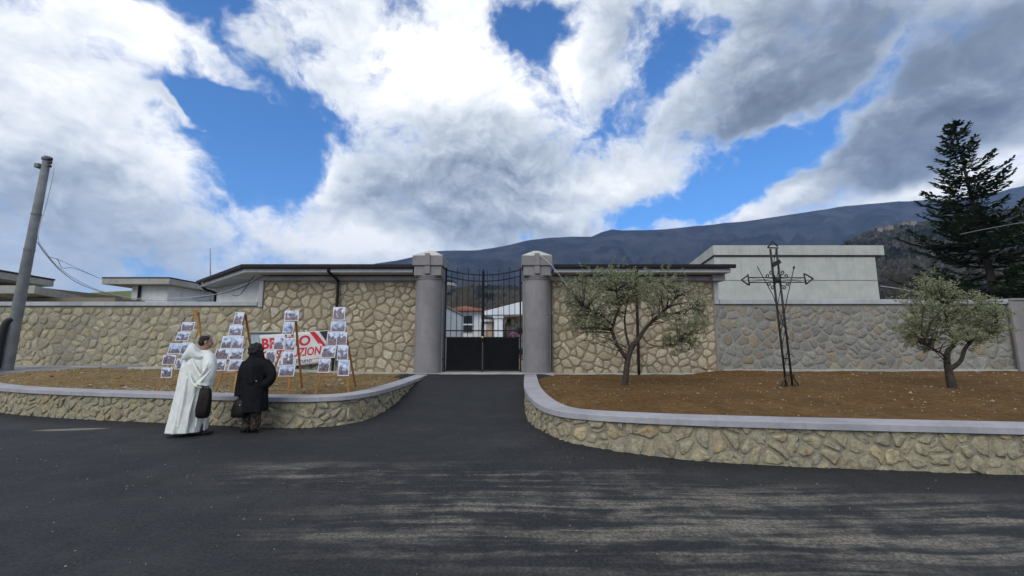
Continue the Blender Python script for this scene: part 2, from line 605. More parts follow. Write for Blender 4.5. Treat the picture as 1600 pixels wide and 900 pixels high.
def lay_stones(parent, region, mapf, sx, sz, joint, relief, mat, seed, jit=.34, rough=0.0, sink=0.02, coarse=0.0, rings=1, keep=None):
    """each stone a mesh object of its own; mapf(s, z, h) gives the point h in front of the wall face"""
    rg = random.Random(seed)
    n = 0
    for poly in cells(region, sx, sz, jit, rg, coarse):
        a = area(poly)
        if a < 0:
            poly = poly[::-1]
        p = inset(poly, joint * rg.uniform(.35, .75))
        if len(p) < 3 or abs(area(p)) < 0.12 * sx * sz:
            continue
        c = (sum(q[0] for q in p) / len(p), sum(q[1] for q in p) / len(p))
        if keep and not keep(c):
            continue
        # round the corners
        pr = []
        for i in range(len(p)):
            a0, b0 = p[i], p[(i + 1) % len(p)]
            if math.hypot(b0[0] - a0[0], b0[1] - a0[1]) < 0.03:
                pr.append(((a0[0] + b0[0]) / 2, (a0[1] + b0[1]) / 2))
                continue
            for t in (.2, .8):
                pr.append((a0[0] + (b0[0] - a0[0]) * t, a0[1] + (b0[1] - a0[1]) * t))
        wob = 0.06 + rough
        pr = [(c[0] + (q[0] - c[0]) * (1 + rg.uniform(-wob, wob * .4)), c[1] + (q[1] - c[1]) * (1 + rg.uniform(-wob, wob * .4))) for q in pr]
        m = len(pr)
        h = relief * rg.uniform(.55, 1.35)
        tilt = (rg.uniform(-.25, .25), rg.uniform(-.25, .25))
        verts, faces = [], []
        lv = [(1.0, -sink), (.975, h * .72), (.82, h)] + ([(.38, h * 1.12)] if rings > 1 else [])
        for k, (sc, hh) in enumerate(lv):
            for q in pr:
                dx_, dz_ = (q[0] - c[0]) * sc, (q[1] - c[1]) * sc
                jt = rg.uniform(-1, 1) * (relief * (.12 + rough) if k else 0)
                verts.append(mapf(c[0] + dx_, c[1] + dz_, hh + jt + (h * (tilt[0] * dx_ / sx + tilt[1] * dz_ / sz) * 2 if k else 0)))
        verts.append(mapf(c[0], c[1], h * 1.04 + rg.uniform(-.25, .25) * relief))
        for k in range(len(lv) - 1):
            for i in range(m):
                faces.append((k * m + i, k * m + (i + 1) % m, (k + 1) * m + (i + 1) % m, (k + 1) * m + i))
        b = (len(lv) - 1) * m
        faces += [(b + i, b + (i + 1) % m, len(verts) - 1) for i in range(m)]
        org = mapf(c[0], c[1], 0)
        me = bpy.data.meshes.new('stone')
        me.from_pydata([tuple(Vector(v) - Vector(org)) for v in verts], [], faces)
        me.materials.append(MATS[mat])
        for q in me.polygons:
            q.use_smooth = True
        o = bpy.data.objects.new('stone', me)
        COL.objects.link(o)
        o.parent = parent
        o.location = Vector(org) - Vector(parent.location)
        n += 1
    return n

def front(y):                       # a wall whose face looks towards -Y
    return lambda s, z, h: (s, y - h, z)

# ------------------------------------------------------------------ the setting: ground, road, beds, hills, air
YW = 14.3                      # face of the cemetery wall
CAPZ = 0.56
PATH_R = crom([(.42, 13.75), (.35, 11.8), (.30, 10.2), (.31, 8.8), (.39, 7.6), (.51, 6.88), (.72, 6.42), (1.05, 6.17), (1.5, 5.99),
               (2.5, 5.73), (4.13, 5.47), (6.31, 5.2), (9.5, 4.8), (15, 4.15), (24, 3.1)], 6)
PATH_R = [Vector((p[0], p[1], 0)) for p in [tuple(q) + (0,) if len(q) == 2 else q for q in PATH_R]]
PATH_L = crom([(-2.70, 13.75), (-2.70, 12.6), (-2.74, 10.5), (-2.85, 9.15), (-3.1, 8.38), (-3.55, 8.03), (-4.4, 7.95), (-6.4, 8.33), (-8.6, 8.74),
               (-10.5, 9.22), (-12.0, 9.75), (-13.6, 10.6), (-15.2, 11.8), (-16.6, 13.2), (-17.2, 14.0)], 6)
PATH_L = [Vector((p[0], p[1], 0)) for p in [tuple(q) + (0,) if len(q) == 2 else q for q in PATH_L]]

def offset_path(path, d):
    """shift a plan line sideways: positive to the left of travel"""
    out = []
    for i, p in enumerate(path):
        t = (path[min(i + 1, len(path) - 1)] - path[max(i - 1, 0)]).normalized()
        out.append(p + Vector((-t.y, t.x, 0)) * d)
    return out

def road_z(x, y):
    mask = sstep(x, -5.2, -3.4) * (1 - sstep(x, 1.0, 2.6))
    z = 0.565 * (sstep(y, 8.6, 13.6) * .75 + .25 * sstep(y, 7.0, 13.2)) * mask if y < 13.6 else 0.565 * mask
    z += 0.17 * math.exp(-((x - 1.0) / 1.5) ** 2 - ((y - 6.9) / 1.1) ** 2)
    z += 0.006 * mnoise.noise((x * .7, y * .7, 0)) + 0.004 * mnoise.noise((x * 2.1, y * 2.1, 4))
    return z

# far ground sheet
mb = MB()
mb.add([(-6500, -6500, -.06), (6500, -6500, -.06), (6500, 6500, -.06), (-6500, 6500, -.06)], [(0, 1, 2, 3)])
simple('far_ground', (.075, .070, .035), (.11, .095, .055), .05, .95)
tag(mb.build('ground', 'far_ground'), kind='structure')

# asphalt
m, g, bs = new_mat('asphalt')
pos = g.new('ShaderNodeNewGeometry').outputs['Position']
sep = g.new('ShaderNodeSeparateXYZ')
g.put(sep.inputs[0], pos)
X, Yc = sep.outputs[0], sep.outputs[1]
# loose pale dust carried across the road by wheels: long streaks that follow the turn of the tyres
wv = g.vmath('SCALE', g.vmath('SUBTRACT', g.noise(pos, .55, 2, .5, col=True), (.5, .5, .5)), .30)
pw = g.vmath('ADD', pos, wv)
q1 = g.mapping(pw, (.13, 1.7, 1), (0, 0, R(10)))
q2 = g.mapping(pw, (.22, 4.6, 1), (0, 0, R(13)))
q3 = g.mapping(pw, (.5, 17.0, 1), (0, 0, R(11)))
s1 = g.noise(q1, 1.6, 5, .6)
s2 = g.noise(q2, 1.5, 6, .65)
s3 = g.noise(q3, 1.3, 4, .6)
def band(x0, x1, yc_sock, half):
    ax = g.mul(g.smooth(X, x0, x0 + 1.6), g.sub(1.0, g.smooth(X, x1 - 2.0, x1)))
    dd = g.math('ABSOLUTE', g.sub(Yc, yc_sock))
    return g.mul(ax, g.sub(1.0, g.smooth(dd, half * .25, half)))
yc1 = g.math('MULTIPLY_ADD', X, -.20, 4.35)
yc2 = g.math('MULTIPLY_ADD', X, -.10, 4.95)
yc3 = g.math('MULTIPLY_ADD', X, -.14, 3.55)
bandm = g.math('MAXIMUM', band(-2.2, 10, yc1, 1.5), g.mul(band(-4.2, 3.0, yc2, .75), .85))
bandm = g.math('MAXIMUM', bandm, g.mul(band(-2.8, 5.0, yc3, .60), .8))
s4 = g.noise(pos, 3.2, 5, .7)
s5 = g.noise(g.mapping(pw, (.9, 3.0, 1), (0, 0, R(24))), 1.0, 6, .7)
st = g.add(g.add(g.add(g.mul(s1, .50), g.mul(s2, .42)), g.mul(s3, .16)), g.add(g.mul(s4, .26), g.mul(s5, .36)))
dust = g.mul(g.smooth(st, .80, .98), bandm)
film = g.mul(g.smooth(g.noise(g.mapping(pos, (.25, .8, 1), (0, 0, R(12))), 1.1, 5, .6), .40, .74), .20)
grain = g.noise(pos, 34, 5, .85)
grain2 = g.noise(pos, 210, 2, .7)
agg = g.smooth(g.math('MULTIPLY_ADD', grain2, .35, g.mul(grain, .65)), .38, .66)
base = g.mix(agg, (.0035, .0038, .0048), (.050, .051, .054))
base = g.mix(g.mul(film, g.math('MULTIPLY_ADD', g.smooth(s4, .40, .62), .6, .3)), base, (.13, .12, .105))
fine = g.smooth(g.noise(pos, 30, 5, .85), .38, .62)
base = g.mix(g.mul(g.math('MINIMUM', g.mul(dust, 1.15), 1.0), g.math('MULTIPLY_ADD', fine, .75, .15)), base, (.30, .265, .205))
# one old patch of spilled mortar near the left bed
px, py = PZ(112, 671, 0).x, PZ(112, 671, 0).y
ddx = g.mul(g.sub(X, px), 1 / .62)
ddy = g.mul(g.math('MULTIPLY_ADD', g.sub(X, px), -.16, g.sub(Yc, py)), 1 / .10)
rr = g.math('MULTIPLY_ADD', ddx, ddx, g.mul(ddy, ddy))
patch = g.sub(1.0, g.smooth(g.math('MULTIPLY_ADD', g.sub(fine, .5), .5, rr), .6, 1.1))
base = g.mix(g.mul(patch, .8), base, (.24, .21, .15))
g.put(bs.inputs['Base Color'], base)
g.put(bs.inputs['Roughness'], g.lin(g.noise(pos, 1.3, 4, .6), .3, .7, .62, .82))
bs.inputs['Specular IOR Level'].default_value = .28
b = g.new('ShaderNodeBump')
b.inputs['Strength'].default_value = .8
b.inputs['Distance'].default_value = .012
g.put(b.inputs['Height'], g.math('MULTIPLY_ADD', grain, .8, g.mul(grain2, .4)))
g.l.new(b.outputs[0], bs.inputs['Normal'])

mb = MB()
xs = sorted(set([-70, -50, -35, -26, -20] + [round(-16 + .25 * i, 3) for i in range(0, 97)] + [9.5, 11, 13, 16, 20, 26, 36, 50, 70]))
ys = [-60, -40, -25, -15, -8, -4, -2, 0] + [round(.25 * i, 3) for i in range(1, 55)] + [13.74]
for y in ys:
    for x in xs:
        mb.v.append((x, y, road_z(x, y)))
nx = len(xs)
for j in range(len(ys) - 1):
    for i in range(nx - 1):
        a = j * nx + i
        mb.f.append((a, a + 1, a + nx + 1, a + nx))
road = tag(mb.build('road', 'asphalt', smooth=True), kind='structure')

# ground inside the cemetery
mb = MB()
mb.box(-45, 45, YW + .35, 75, -.05, .5)
simple('gravel_court', (.30, .28, .24), (.22, .205, .175), 6, .95, .5, 60)
tag(mb.build('courtyard', 'gravel_court'), kind='structure')

# ---- planting beds
def inside(poly, x, y):
    c = False
    n = len(poly)
    for i in range(n):
        a, b_ = poly[i], poly[(i + 1) % n]
        if (a[1] > y) != (b_[1] > y) and x < (b_[0] - a[0]) * (y - a[1]) / (b_[1] - a[1]) + a[0]:
            c = not c
    return c

capin_R = offset_path(PATH_R, .20)
capin_L = offset_path(PATH_L, -.20)
POLY_R = [(p.x, p.y) for p in capin_R] + [(24, YW), (.6, YW)]
POLY_L = [(p.x, p.y) for p in capin_L] + [(-17.2, YW), (-2.9, YW)]

def edge_d(path, x, y):
    return min((p.x - x) ** 2 + (p.y - y) ** 2 for p in path) ** .5

def soil_r(x, y):
    z = .50 + .06 * sstep(y, 6, 9) - .07 * sstep(y, 12, 14) * (1 - sstep(x, 5.6, 7.0)) + .05 * sstep(x, 6, 8) * sstep(y, 8, 12)
    z += .06 * math.exp(-((x - 7.2) / .7) ** 2 - ((y - 13.7) / .7) ** 2)
    z -= .09 * (1 - sstep(edge_d(PATH_R, x, y), .30, .75))
    return z + .05 * fbm((x, y, 1), .8, 3) + .035 * fbm((x, y, 7), 4.5, 3)

def soil_l(x, y):
    edge = y - (8.0 + max(0, (-4.4 - x)) * .19)
    z = .49 + .15 * sstep(edge, .3, 4.0) * sstep(-x, 4.5, 10) + .03 * sstep(edge, .3, 2)
    z += .13 * math.exp(-((x + 13.0) / 1.9) ** 2 - ((y - 12.6) / 1.0) ** 2)
    z -= .07 * (1 - sstep(edge_d(PATH_L, x, y), .30, .75))
    return z + .06 * fbm((x, y, 3), .9, 3) + .045 * fbm((x, y, 9), 4.5, 3)

def soil_mat(name, c1, c2, c3):
    m, g, bs = new_mat(name)
    pos = g.new('ShaderNodeNewGeometry').outputs['Position']
    n1 = g.smooth(g.noise(pos, 1.1, 5, .6), .35, .68)
    n2 = g.smooth(g.noise(pos, 7, 6, .75), .40, .62)
    n3 = g.smooth(g.noise(pos, 22, 4, .75), .56, .70)
    col = g.mix(n1, c1, c2)
    col = g.mix(g.mul(n2, .55), col, tuple(q * .45 for q in c1))
    col = g.mix(g.mul(n3, .55), col, c3)
    g.put(bs.inputs['Base Color'], col)
    bs.inputs['Roughness'].default_value = .97
    bs.inputs['Specular IOR Level'].default_value = .1
    b = g.new('ShaderNodeBump')
    b.inputs['Strength'].default_value = 1.0
    b.inputs['Distance'].default_value = .05
    g.put(b.inputs['Height'], g.math('MULTIPLY_ADD', g.noise(pos, 9, 6, .7), 1.0, g.mul(g.noise(pos, 40, 4, .7), .4)))
    g.l.new(b.outputs[0], bs.inputs['Normal'])

soil_mat('soil_red', (.15, .083, .030), (.20, .116, .045), (.34, .265, .17))
soil_mat('soil_brown', (.225, .152, .066), (.285, .20, .098), (.45, .375, .255))

def soil(poly, fn, mat, x0, x1, y0, y1):
    mb = MB()
    st = .11
    nx, ny = int((x1 - x0) / st) + 1, int((y1 - y0) / st) + 1
    idx = {}
    def vid(i, j):
        if (i, j) not in idx:
            x, y = x0 + i * st, y0 + j * st
            idx[(i, j)] = len(mb.v)
            mb.v.append((x, y, fn(x, y)))
        return idx[(i, j)]
    for j in range(ny):
        for i in range(nx):
            if inside(poly, x0 + (i + .5) * st, y0 + (j + .5) * st):
                mb.f.append((vid(i, j), vid(i + 1, j), vid(i + 1, j + 1), vid(i, j + 1)))
    return tag(mb.build('planting_bed', mat, smooth=True), kind='structure')

soil(POLY_R, soil_r, 'soil_red', .3, 24, 3, YW)
soil(POLY_L, soil_l, 'soil_brown', -17.5, -2.6, 7.8, YW)

# clods and pebbles in the beds, loose grit on the road: nobody could count them
def pebbles(name, mat, spots, label):
    mb = MB()
    rg = random.Random(len(spots))
    for (x, y, z, r) in spots:
        c = [Vector((rg.uniform(.6, 1.3) * r * sx, rg.uniform(.6, 1.3) * r * sy, rg.uniform(.5, .9) * r * sz)) for sx, sy, sz in
             ((1, 0, 0), (-1, 0, 0), (0, 1, 0), (0, -1, 0), (0, 0, 1), (0, 0, -1))]
        rot = Matrix.Rotation(rg.uniform(0, 6.28), 3, 'Z') @ Matrix.Rotation(rg.uniform(-.6, .6), 3, 'X')
        mb.add([Vector((x, y, z)) + rot @ q for q in c], [(0, 2, 4), (2, 1, 4), (1, 3, 4), (3, 0, 4), (2, 0, 5), (1, 2, 5), (3, 1, 5), (0, 3, 5)])
    return tag(mb.build(name, mat), label, 'pebbles', kind='stuff')

simple('pebble_pale', (.40, .35, .26), (.28, .24, .17), 30, .9)
simple('clod_brown', (.17, .10, .042), (.11, .06, .026), 12, .97)
sp, sc = [], []
rg = random.Random(3)
for k in range(15000):
    x, y = rg.uniform(-17, 16), rg.uniform(4, YW)
    r = rg.uniform(.006, .02) * (1 + (rg.random() < .06) * 1.3)
    if x < -2 and inside(POLY_L, x, y):
        (sp if rg.random() < .42 else sc).append((x, y, soil_l(x, y), r * 1.35))
    elif x > .3 and inside(POLY_R, x, y):
        (sp if rg.random() < .20 else sc).append((x, y, soil_r(x, y), r))
for k in range(420):                                   # a spill of rubble in the left bed
    t = rg.random()
    x, y = -9.6 + 4.3 * t + rg.gauss(0, .35), 9.75 - .15 * t + rg.gauss(0, .28)
    if inside(POLY_L, x, y):
        sp.append((x, y, soil_l(x, y), rg.uniform(.012, .035)))
pebbles('pebbles', 'pebble_pale', sp, 'pale pebbles scattered over the earth of the planting beds')
pebbles('soil_clods', 'clod_brown', sc, 'brown clods of earth lying in the planting beds')
sg = []
for k in range(900):
    x, y = rg.uniform(-9, 9), rg.uniform(1.5, 8)
    if inside(POLY_R, x, y) or inside(POLY_L, x, y) or (x > .6 and y > 5.9 - x * .12) or (x < -2.9 and y > 7.6):
        continue
    near = math.exp(-((y - (4.3 - .18 * x)) / 1.3) ** 2)
    if rg.random() < .25 + .75 * near:
        sg.append((x, y, road_z(x, y) + .002, rg.uniform(.003, .0085)))
pebbles('road_grit', 'pebble_pale', sg, 'loose pale grit lying on the dark asphalt')

# concrete footing strips along the wall
mb = MB()
rows = []
for k in range(0, 27):
    x = -18.4 + k * .58
    wd = .34 + .5 * math.exp(-((x + 9.4) / 1.4) ** 2) + .06 * mnoise.noise((x * 1.3, 0, 0))
    zt = .545 + .20 * sstep(-x, 4.0, 9.5) + .04 * sstep(-x, 11, 15)
    rows.append((x, YW - wd, zt))
for (x, y, z) in rows:
    mb.v += [(x, y, z - .3), (x, y, z), (x, YW + .05, z + .015)]
for k in range(len(rows) - 1):
    a = k * 3
    mb.f += [(a, a + 3, a + 4, a + 1), (a + 1, a + 4, a + 5, a + 2)]
tag(mb.build('footing_strip', 'concrete_pale'), kind='structure')
mb = MB()
mb.box(1.4, 7.2, YW - .13, YW + .02, .2, .535)
mb.box(7.2, 22, YW - .12, YW + .02, .2, .66)
tag(mb.build('footing_strip', 'concrete_pale', bevel=.015), kind='structure')
# grey concrete apron at the far left
mb = MB()
mb.prism([(-24, 11.5), (-14.6, 13.2), (-12.6, 14.1), (-12.6, 14.22), (-24, 14.22)], .2, [.62, .70, .79, .80, .80])
simple('concrete_apron', (.25, .25, .26), (.20, .20, .205), 1.5, .9, .3, 30)
tag(mb.build('pavement', 'concrete_apron'), kind='structure')

# ---- hills
def ridge(u):
    pts = [(-900, 470), (-300, 476), (0, 476), (300, 470), (450, 445), (540, 422), (575, 414), (620, 407), (690, 391), (740, 392), (790, 384), (822, 376), (862, 371), (930, 369),
           (950, 358), (975, 360), (1030, 359), (1100, 352), (1170, 345), (1250, 333), (1330, 321), (1400, 315), (1500, 311), (1560, 300), (1620, 285), (1700, 282), (1800, 284), (2300, 300), (3000, 330)]
    for (a, va), (b_, vb) in zip(pts, pts[1:]):
        if a <= u <= b_:
            return va + (vb - va) * (u - a) / (b_ - a)
    return 440

def hill_mesh(name, mat, prof, dist, y_in, us, nr, rug, lab=None):
    """slope rising from y_in to a crest at depth dist whose outline follows prof(u), then falling away"""
    mb = MB()
    cols = []
    for u in us:
        c = PY(u, prof(u), dist)
        x_over_y = c.x / c.y
        col = []
        for k in range(nr + 1):
            t = k / nr
            y = y_in + (dist - y_in) * t
            z = c.z * (t ** 1.5)
            x = x_over_y * y
            amp = rug * math.sin(math.pi * min(t, .97)) * (c.z / 400 + .2)
            z += amp * (abs(fbm((x / 260, y / 260, 0), 1, 5)) * -1.6 + .35 * fbm((x / 60, y / 60, 2), 1, 3))
            if t == 1:
                z = c.z + .012 * c.z * fbm((x / 90, 5, 1), 1, 4)
            col.append((x, y, z - 6 * (1 - t)))
        col.append((x_over_y * (dist * 1.25), dist * 1.25, c.z * .55))
        cols.append(col)
    n = nr + 2
    for col in cols:
        mb.v += col
    for i in range(len(cols) - 1):
        for k in range(n - 1):
            a = i * n + k
            mb.f.append((a, a + n, a + n + 1, a + 1))
    return tag(mb.build(name, mat, smooth=True), kind='structure')

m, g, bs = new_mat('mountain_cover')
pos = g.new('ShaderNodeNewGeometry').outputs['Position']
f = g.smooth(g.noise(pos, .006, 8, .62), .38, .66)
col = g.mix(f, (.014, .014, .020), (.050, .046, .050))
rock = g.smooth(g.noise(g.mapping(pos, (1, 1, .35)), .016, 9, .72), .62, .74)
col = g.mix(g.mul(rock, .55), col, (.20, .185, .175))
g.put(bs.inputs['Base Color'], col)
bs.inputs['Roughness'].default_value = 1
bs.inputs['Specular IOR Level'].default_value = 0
b = g.new('ShaderNodeBump')
b.inputs['Strength'].default_value = .7
b.inputs['Distance'].default_value = 25
g.put(b.inputs['Height'], g.noise(pos, .012, 8, .65))
g.l.new(b.outputs[0], bs.inputs['Normal'])

m, g, bs = new_mat('wooded_slope')
pos = g.new('ShaderNodeNewGeometry').outputs['Position']
f = g.smooth(g.noise(pos, .012, 6, .6), .40, .62)
col = g.mix(f, (.055, .046, .036), (.030, .036, .022))
f2 = g.smooth(g.noise(pos, .10, 6, .75), .40, .64)
col = g.mix(g.mul(f2, .6), col, (.10, .085, .068))
g.put(bs.inputs['Base Color'], col)
bs.inputs['Roughness'].default_value = 1
bs.inputs['Specular IOR Level'].default_value = 0
b = g.new('ShaderNodeBump')
b.inputs['Strength'].default_value = 1
b.inputs['Distance'].default_value = 3
g.put(b.inputs['Height'], g.noise(pos, .2, 6, .75))
g.l.new(b.outputs[0], bs.inputs['Normal'])

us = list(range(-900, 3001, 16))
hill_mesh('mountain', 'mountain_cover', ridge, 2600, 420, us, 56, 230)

def spur(u):
    pts = [(500, 520), (640, 480), (700, 452), (760, 446), (830, 450), (950, 470), (1150, 462), (1240, 425), (1300, 388), (1330, 373), (1350, 363), (1400, 351), (1450, 345), (1500, 338), (1600, 322), (1750, 300), (2200, 280), (2600, 330)]
    for (a, va), (b_, vb) in zip(pts, pts[1:]):
        if a <= u <= b_:
            return va + (vb - va) * (u - a) / (b_ - a)
    return 520
hill_mesh('hillside', 'wooded_slope', spur, 620, 90, list(range(520, 2600, 18)), 34, 16)
# green bank behind the left tomb roofs
simple('grass_bank', (.10, .12, .035), (.14, .15, .05), .6, .95)
def bank(u):
    return 456 + 6 * math.sin(u * .02)
hill_mesh('grass_bank', 'grass_bank', lambda u: 457 + 3 * math.sin(u * .021), 60, 34, list(range(-500, 420, 20)), 8, .5)

# ---- the air between here and the mountain
mb = MB()
mb.box(-6900, 6900, -6900, 6900, -1.2, 1100)
hz = mb.build('haze', None)
m = bpy.data.materials.new('haze_air')
m.use_nodes = True
m.node_tree.nodes.clear()
g = NG(m.node_tree)
pv = g.new('ShaderNodeVolumePrincipled')
pv.inputs['Color'].default_value = (.38, .60, 1.0, 1)
pv.inputs['Density'].default_value = 0.000115
pv.inputs['Anisotropy'].default_value = 0.0
out = g.new('ShaderNodeOutputMaterial')
g.l.new(pv.outputs[0], out.inputs['Volume'])
hz.data.materials.append(m)
tag(hz, 'thin bluish haze between the wall and the mountain', 'haze', kind='stuff')

# ------------------------------------------------------------------ stone walls
XA, XB = -8.72, 7.07           # ends of the two lodges on the wall line

# low stone walls that hold the planting beds
def bed_wall(name, path, side, label, seed, s_lo, s_hi):
    root = empty(name, (path[len(path) // 2].x, path[len(path) // 2].y, 0), label, 'low wall')
    # running length along the outer line, stones face outwards
    L = [0.0]
    for a, b in zip(path, path[1:]):
        L.append(L[-1] + (b - a).length)
    def at(s):
        s = max(0, min(L[-1] - 1e-4, s))
        lo = 0
        for i in range(len(L) - 1):
            if L[i] <= s <= L[i + 1]:
                lo = i
                break
        t = (s - L[lo]) / (L[lo + 1] - L[lo])
        p = path[lo].lerp(path[lo + 1], t)
        i0, i1 = max(lo - 1, 0), min(lo + 2, len(path) - 1)
        tg = (path[i1] - path[i0]).normalized()
        return p, Vector((tg.y, -tg.x, 0)) * side     # outward
    zb = -.12
    face_in = .06
    def mapf(s, z, h):
        p, n = at(s)
        lean = (CAPZ - .1 - z) * .10                  # the face batters outwards at the foot
        q = p + n * (h - face_in + lean)
        return (q.x, q.y, z)
    # mortar body with a lumpy face
    mb = MB()
    ns = int(L[-1] / .12)
    nz = 7
    zt = CAPZ - .075
    for i in range(ns + 1):
        s = L[-1] * i / ns
        for k in range(nz + 1):
            z = zb + (zt - zb) * k / nz
            lump = .028 * fbm((s, z, seed), 4.0, 3) * (1 if k < nz else .2)
            mb.v.append(mapf(s, z, .004 + lump * 1.3))
        p, n = at(s)
        q = p - n * .36
        mb.v.append((q.x, q.y, zt))
        mb.v.append((q.x, q.y, zb))
    w = nz + 3
    for i in range(ns):
        for k in range(w - 1):
            a = i * w + k
            mb.f.append((a, a + 1, a + w + 1, a + w) if side > 0 else (a, a + w, a + w + 1, a + 1))
    mb.f.append(tuple(range(w)))
    mb.f.append(tuple(ns * w + k for k in range(w - 1, -1, -1)))
    mb.build('mortar_body', 'mortar_rubble', root, smooth=True)
    # capping
    mb = MB()
    rings = []
    for i, p in enumerate(path):
        t = (path[min(i + 1, len(path) - 1)] - path[max(i - 1, 0)]).normalized()
        n = Vector((t.y, -t.x, 0)) * side
        wv_ = .004 * mnoise.noise((p.x * 2, p.y * 2, 0))
        o_, i_ = p + n * (.01 + wv_), p - n * .37
        rings.append([(o_.x, o_.y, CAPZ - .085), (o_.x, o_.y, CAPZ - .008), ((o_ - n * .008).x, (o_ - n * .008).y, CAPZ),
                      (i_.x, i_.y, CAPZ + .004), (i_.x, i_.y, CAPZ - .085)])
    mb.loft(rings)
    mb.build('capping', 'plaster_cap', root)
    n = lay_stones(root, (s_lo, min(s_hi, L[-1]), zb, zt), mapf, .26, .155, .022, .026, 'stone_rubble', seed, jit=.47, rough=.28, sink=.03, coarse=.2, rings=2,
                   keep=lambda c: True)
    return root

bed_wall('bed_wall', PATH_R, 1 if False else -1 * -1, 'low rubble wall with lilac grey capping holding the bed with two olive trees', 11, 0, 17.5)
bed_wall('bed_wall', PATH_L, -1, 'low rubble wall with lilac grey capping holding the bed with photo easels', 23, 0, 17.6)

# boundary wall left of the left lodge
w = empty('boundary_wall', (-15, YW, 0), 'long yellowish fieldstone wall with pale coping behind the leaning utility pole', 'wall')
MB().box(-26, XA - .003, YW - .010, YW + .34, 0, 2.84).build('mortar_body', 'mortar_low', w)
mb = MB().box(-26, XA - .16, YW - .09, YW + .40, 2.842, 2.985)
mb.build('coping', 'plaster_trim', w, bevel=.012)
print('L wall stones', lay_stones(w, (-18.6, XA - .02, .6, 2.81), front(YW), .335, .262, .040, .030, 'stone_yellow', 5, jit=.40, rough=.07, coarse=.04))

# boundary wall right of the right lodge
w = empty('boundary_wall', (12, YW, 0), 'long grey rubble wall with pale coping behind the iron cross', 'wall')
MB().box(XB + .003, 17.3, YW - .010, YW + .34, 0, 2.90).build('mortar_body', 'mortar_blue', w)
mb = MB().box(XB + .17, 17.3, YW - .09, YW + .40, 2.902, 3.07)
mb.build('coping', 'plaster_trim', w, bevel=.012)
print('R wall stones', lay_stones(w, (XB + .03, 17.28, .5, 2.86), front(YW), .40, .27, .036, .026, 'stone_grey', 6, jit=.44, rough=.12, coarse=.08))
# plastered wall that goes on to the right
w = empty('plaster_wall', (20, YW, 0), 'plain lilac grey plastered wall at the far right end of the stone wall', 'wall')
MB().box(17.303, 28, YW - .13, YW + .45, 0, 3.02).build('wall', 'plaster_grey', w, bevel=.01)
MB().box(17.2, 17.62, YW - .22, YW - .132, 0, 2.98).build('pilaster', 'plaster_grey', w, bevel=.01)
MB().box(17.303, 28, YW - .17, YW + .49, 3.022, 3.10).build('coping', 'plaster_grey', w, bevel=.01)

# ------------------------------------------------------------------ gate pillars
def pillar(x0, x1, label):
    cx, wd = (x0 + x1) / 2, x1 - x0
    root = empty('gate_pillar', (cx, 13.95, .5), label, 'pillar', 'grey pillars either side of the gate')
    yb = 14.62
    yf = 13.98                                  # face of the square pier
    MB().box(x0, x1, yf, yb, .3, 3.80).build('pier', 'plaster_grey', root, bevel=.012)
    # half round column on its face
    rx, ry = wd * .455, .40
    def half(rx, ry, z):
        pts = [(cx + rx * math.cos(math.pi + math.pi * k / 20), yf + .01 + ry * math.sin(math.pi + math.pi * k / 20), z) for k in range(21)]
        return pts + [(cx + rx, yf + .05, z), (cx - rx, yf + .05, z)]
    MB().loft([half(rx, ry, .3), half(rx, ry, 3.70)]).build('half_column', 'plaster_grey', root, smooth=False)
    mb = MB()
    for za, zb_, e in ((3.70, 3.735, .03), (3.735, 3.765, .012), (3.765, 3.803, .045)):
        mb.loft([half(rx + e, ry + e, za), half(rx + e, ry + e, zb_)])
    mb.build('ring_moulding', 'plaster_grey', root)
    y0 = yf - ry - .01
    MB().box(x0 + .02, x1 - .02, y0, yb - .02, 3.806, 4.14).build('capital', 'plaster_grey', root, bevel=.012)
    MB().box(x0 - .035, x1 + .035, y0 - .055, yb + .035, 4.143, 4.47).build('block', 'plaster_grey', root, bevel=.012)
    # cross: the upright runs through both courses
    mb = MB().box(cx - .085, cx + .085, y0 - .105, y0 - .0555, 4.143, 4.55)
    mb.box(cx - .085, cx + .085, y0 - .075, y0 + .02, 3.86, 4.142)
    mb.build('relief_cross', 'plaster_grey', root, bevel=.008)
    mb = MB()
    a, b, c, d = x0 - .03, x1 + .03, y0 - .05, yb + .03
    zt = 4.74
    mb.add([(a, c, 4.472), (b, c, 4.472), (b, d, 4.472), (a, d, 4.472), (a, c, 4.49), (b, c, 4.49), (b, d, 4.49), (a, d, 4.49),
            (cx - .09, (c + d) / 2 - .1, zt), (cx + .09, (c + d) / 2 - .1, zt), (cx + .09, (c + d) / 2 + .1, zt), (cx - .09, (c + d) / 2 + .1, zt)],
           [(0, 1, 5, 4), (1, 2, 6, 5), (2, 3, 7, 6), (3, 0, 4, 7), (4, 5, 9, 8), (5, 6, 10, 9), (6, 7, 11, 10), (7, 4, 8, 11), (8, 9, 10, 11), (3, 2, 1, 0)])
    mb.build('pyramid_cap', 'cement_cap', root)
    MB().box(x0 - .05, x1 + .05, yf - ry - .07, yb, .25, .575).build('plinth', 'plaster_cap', root, bevel=.01)
    return root

pillar(-3.31, -2.36, 'grey half-round gate pillar with relief cross beside the red lettered banner wall')
pillar(.37, 1.32, 'grey half-round gate pillar with relief cross beside the larger olive tree')

# threshold
t = MB().box(-2.35, .36, 13.42, 14.55, .3, .585)
tag(t.build('threshold_slab', 'concrete_pale', bevel=.012), 'pale stone threshold slab under the black gate', 'threshold')

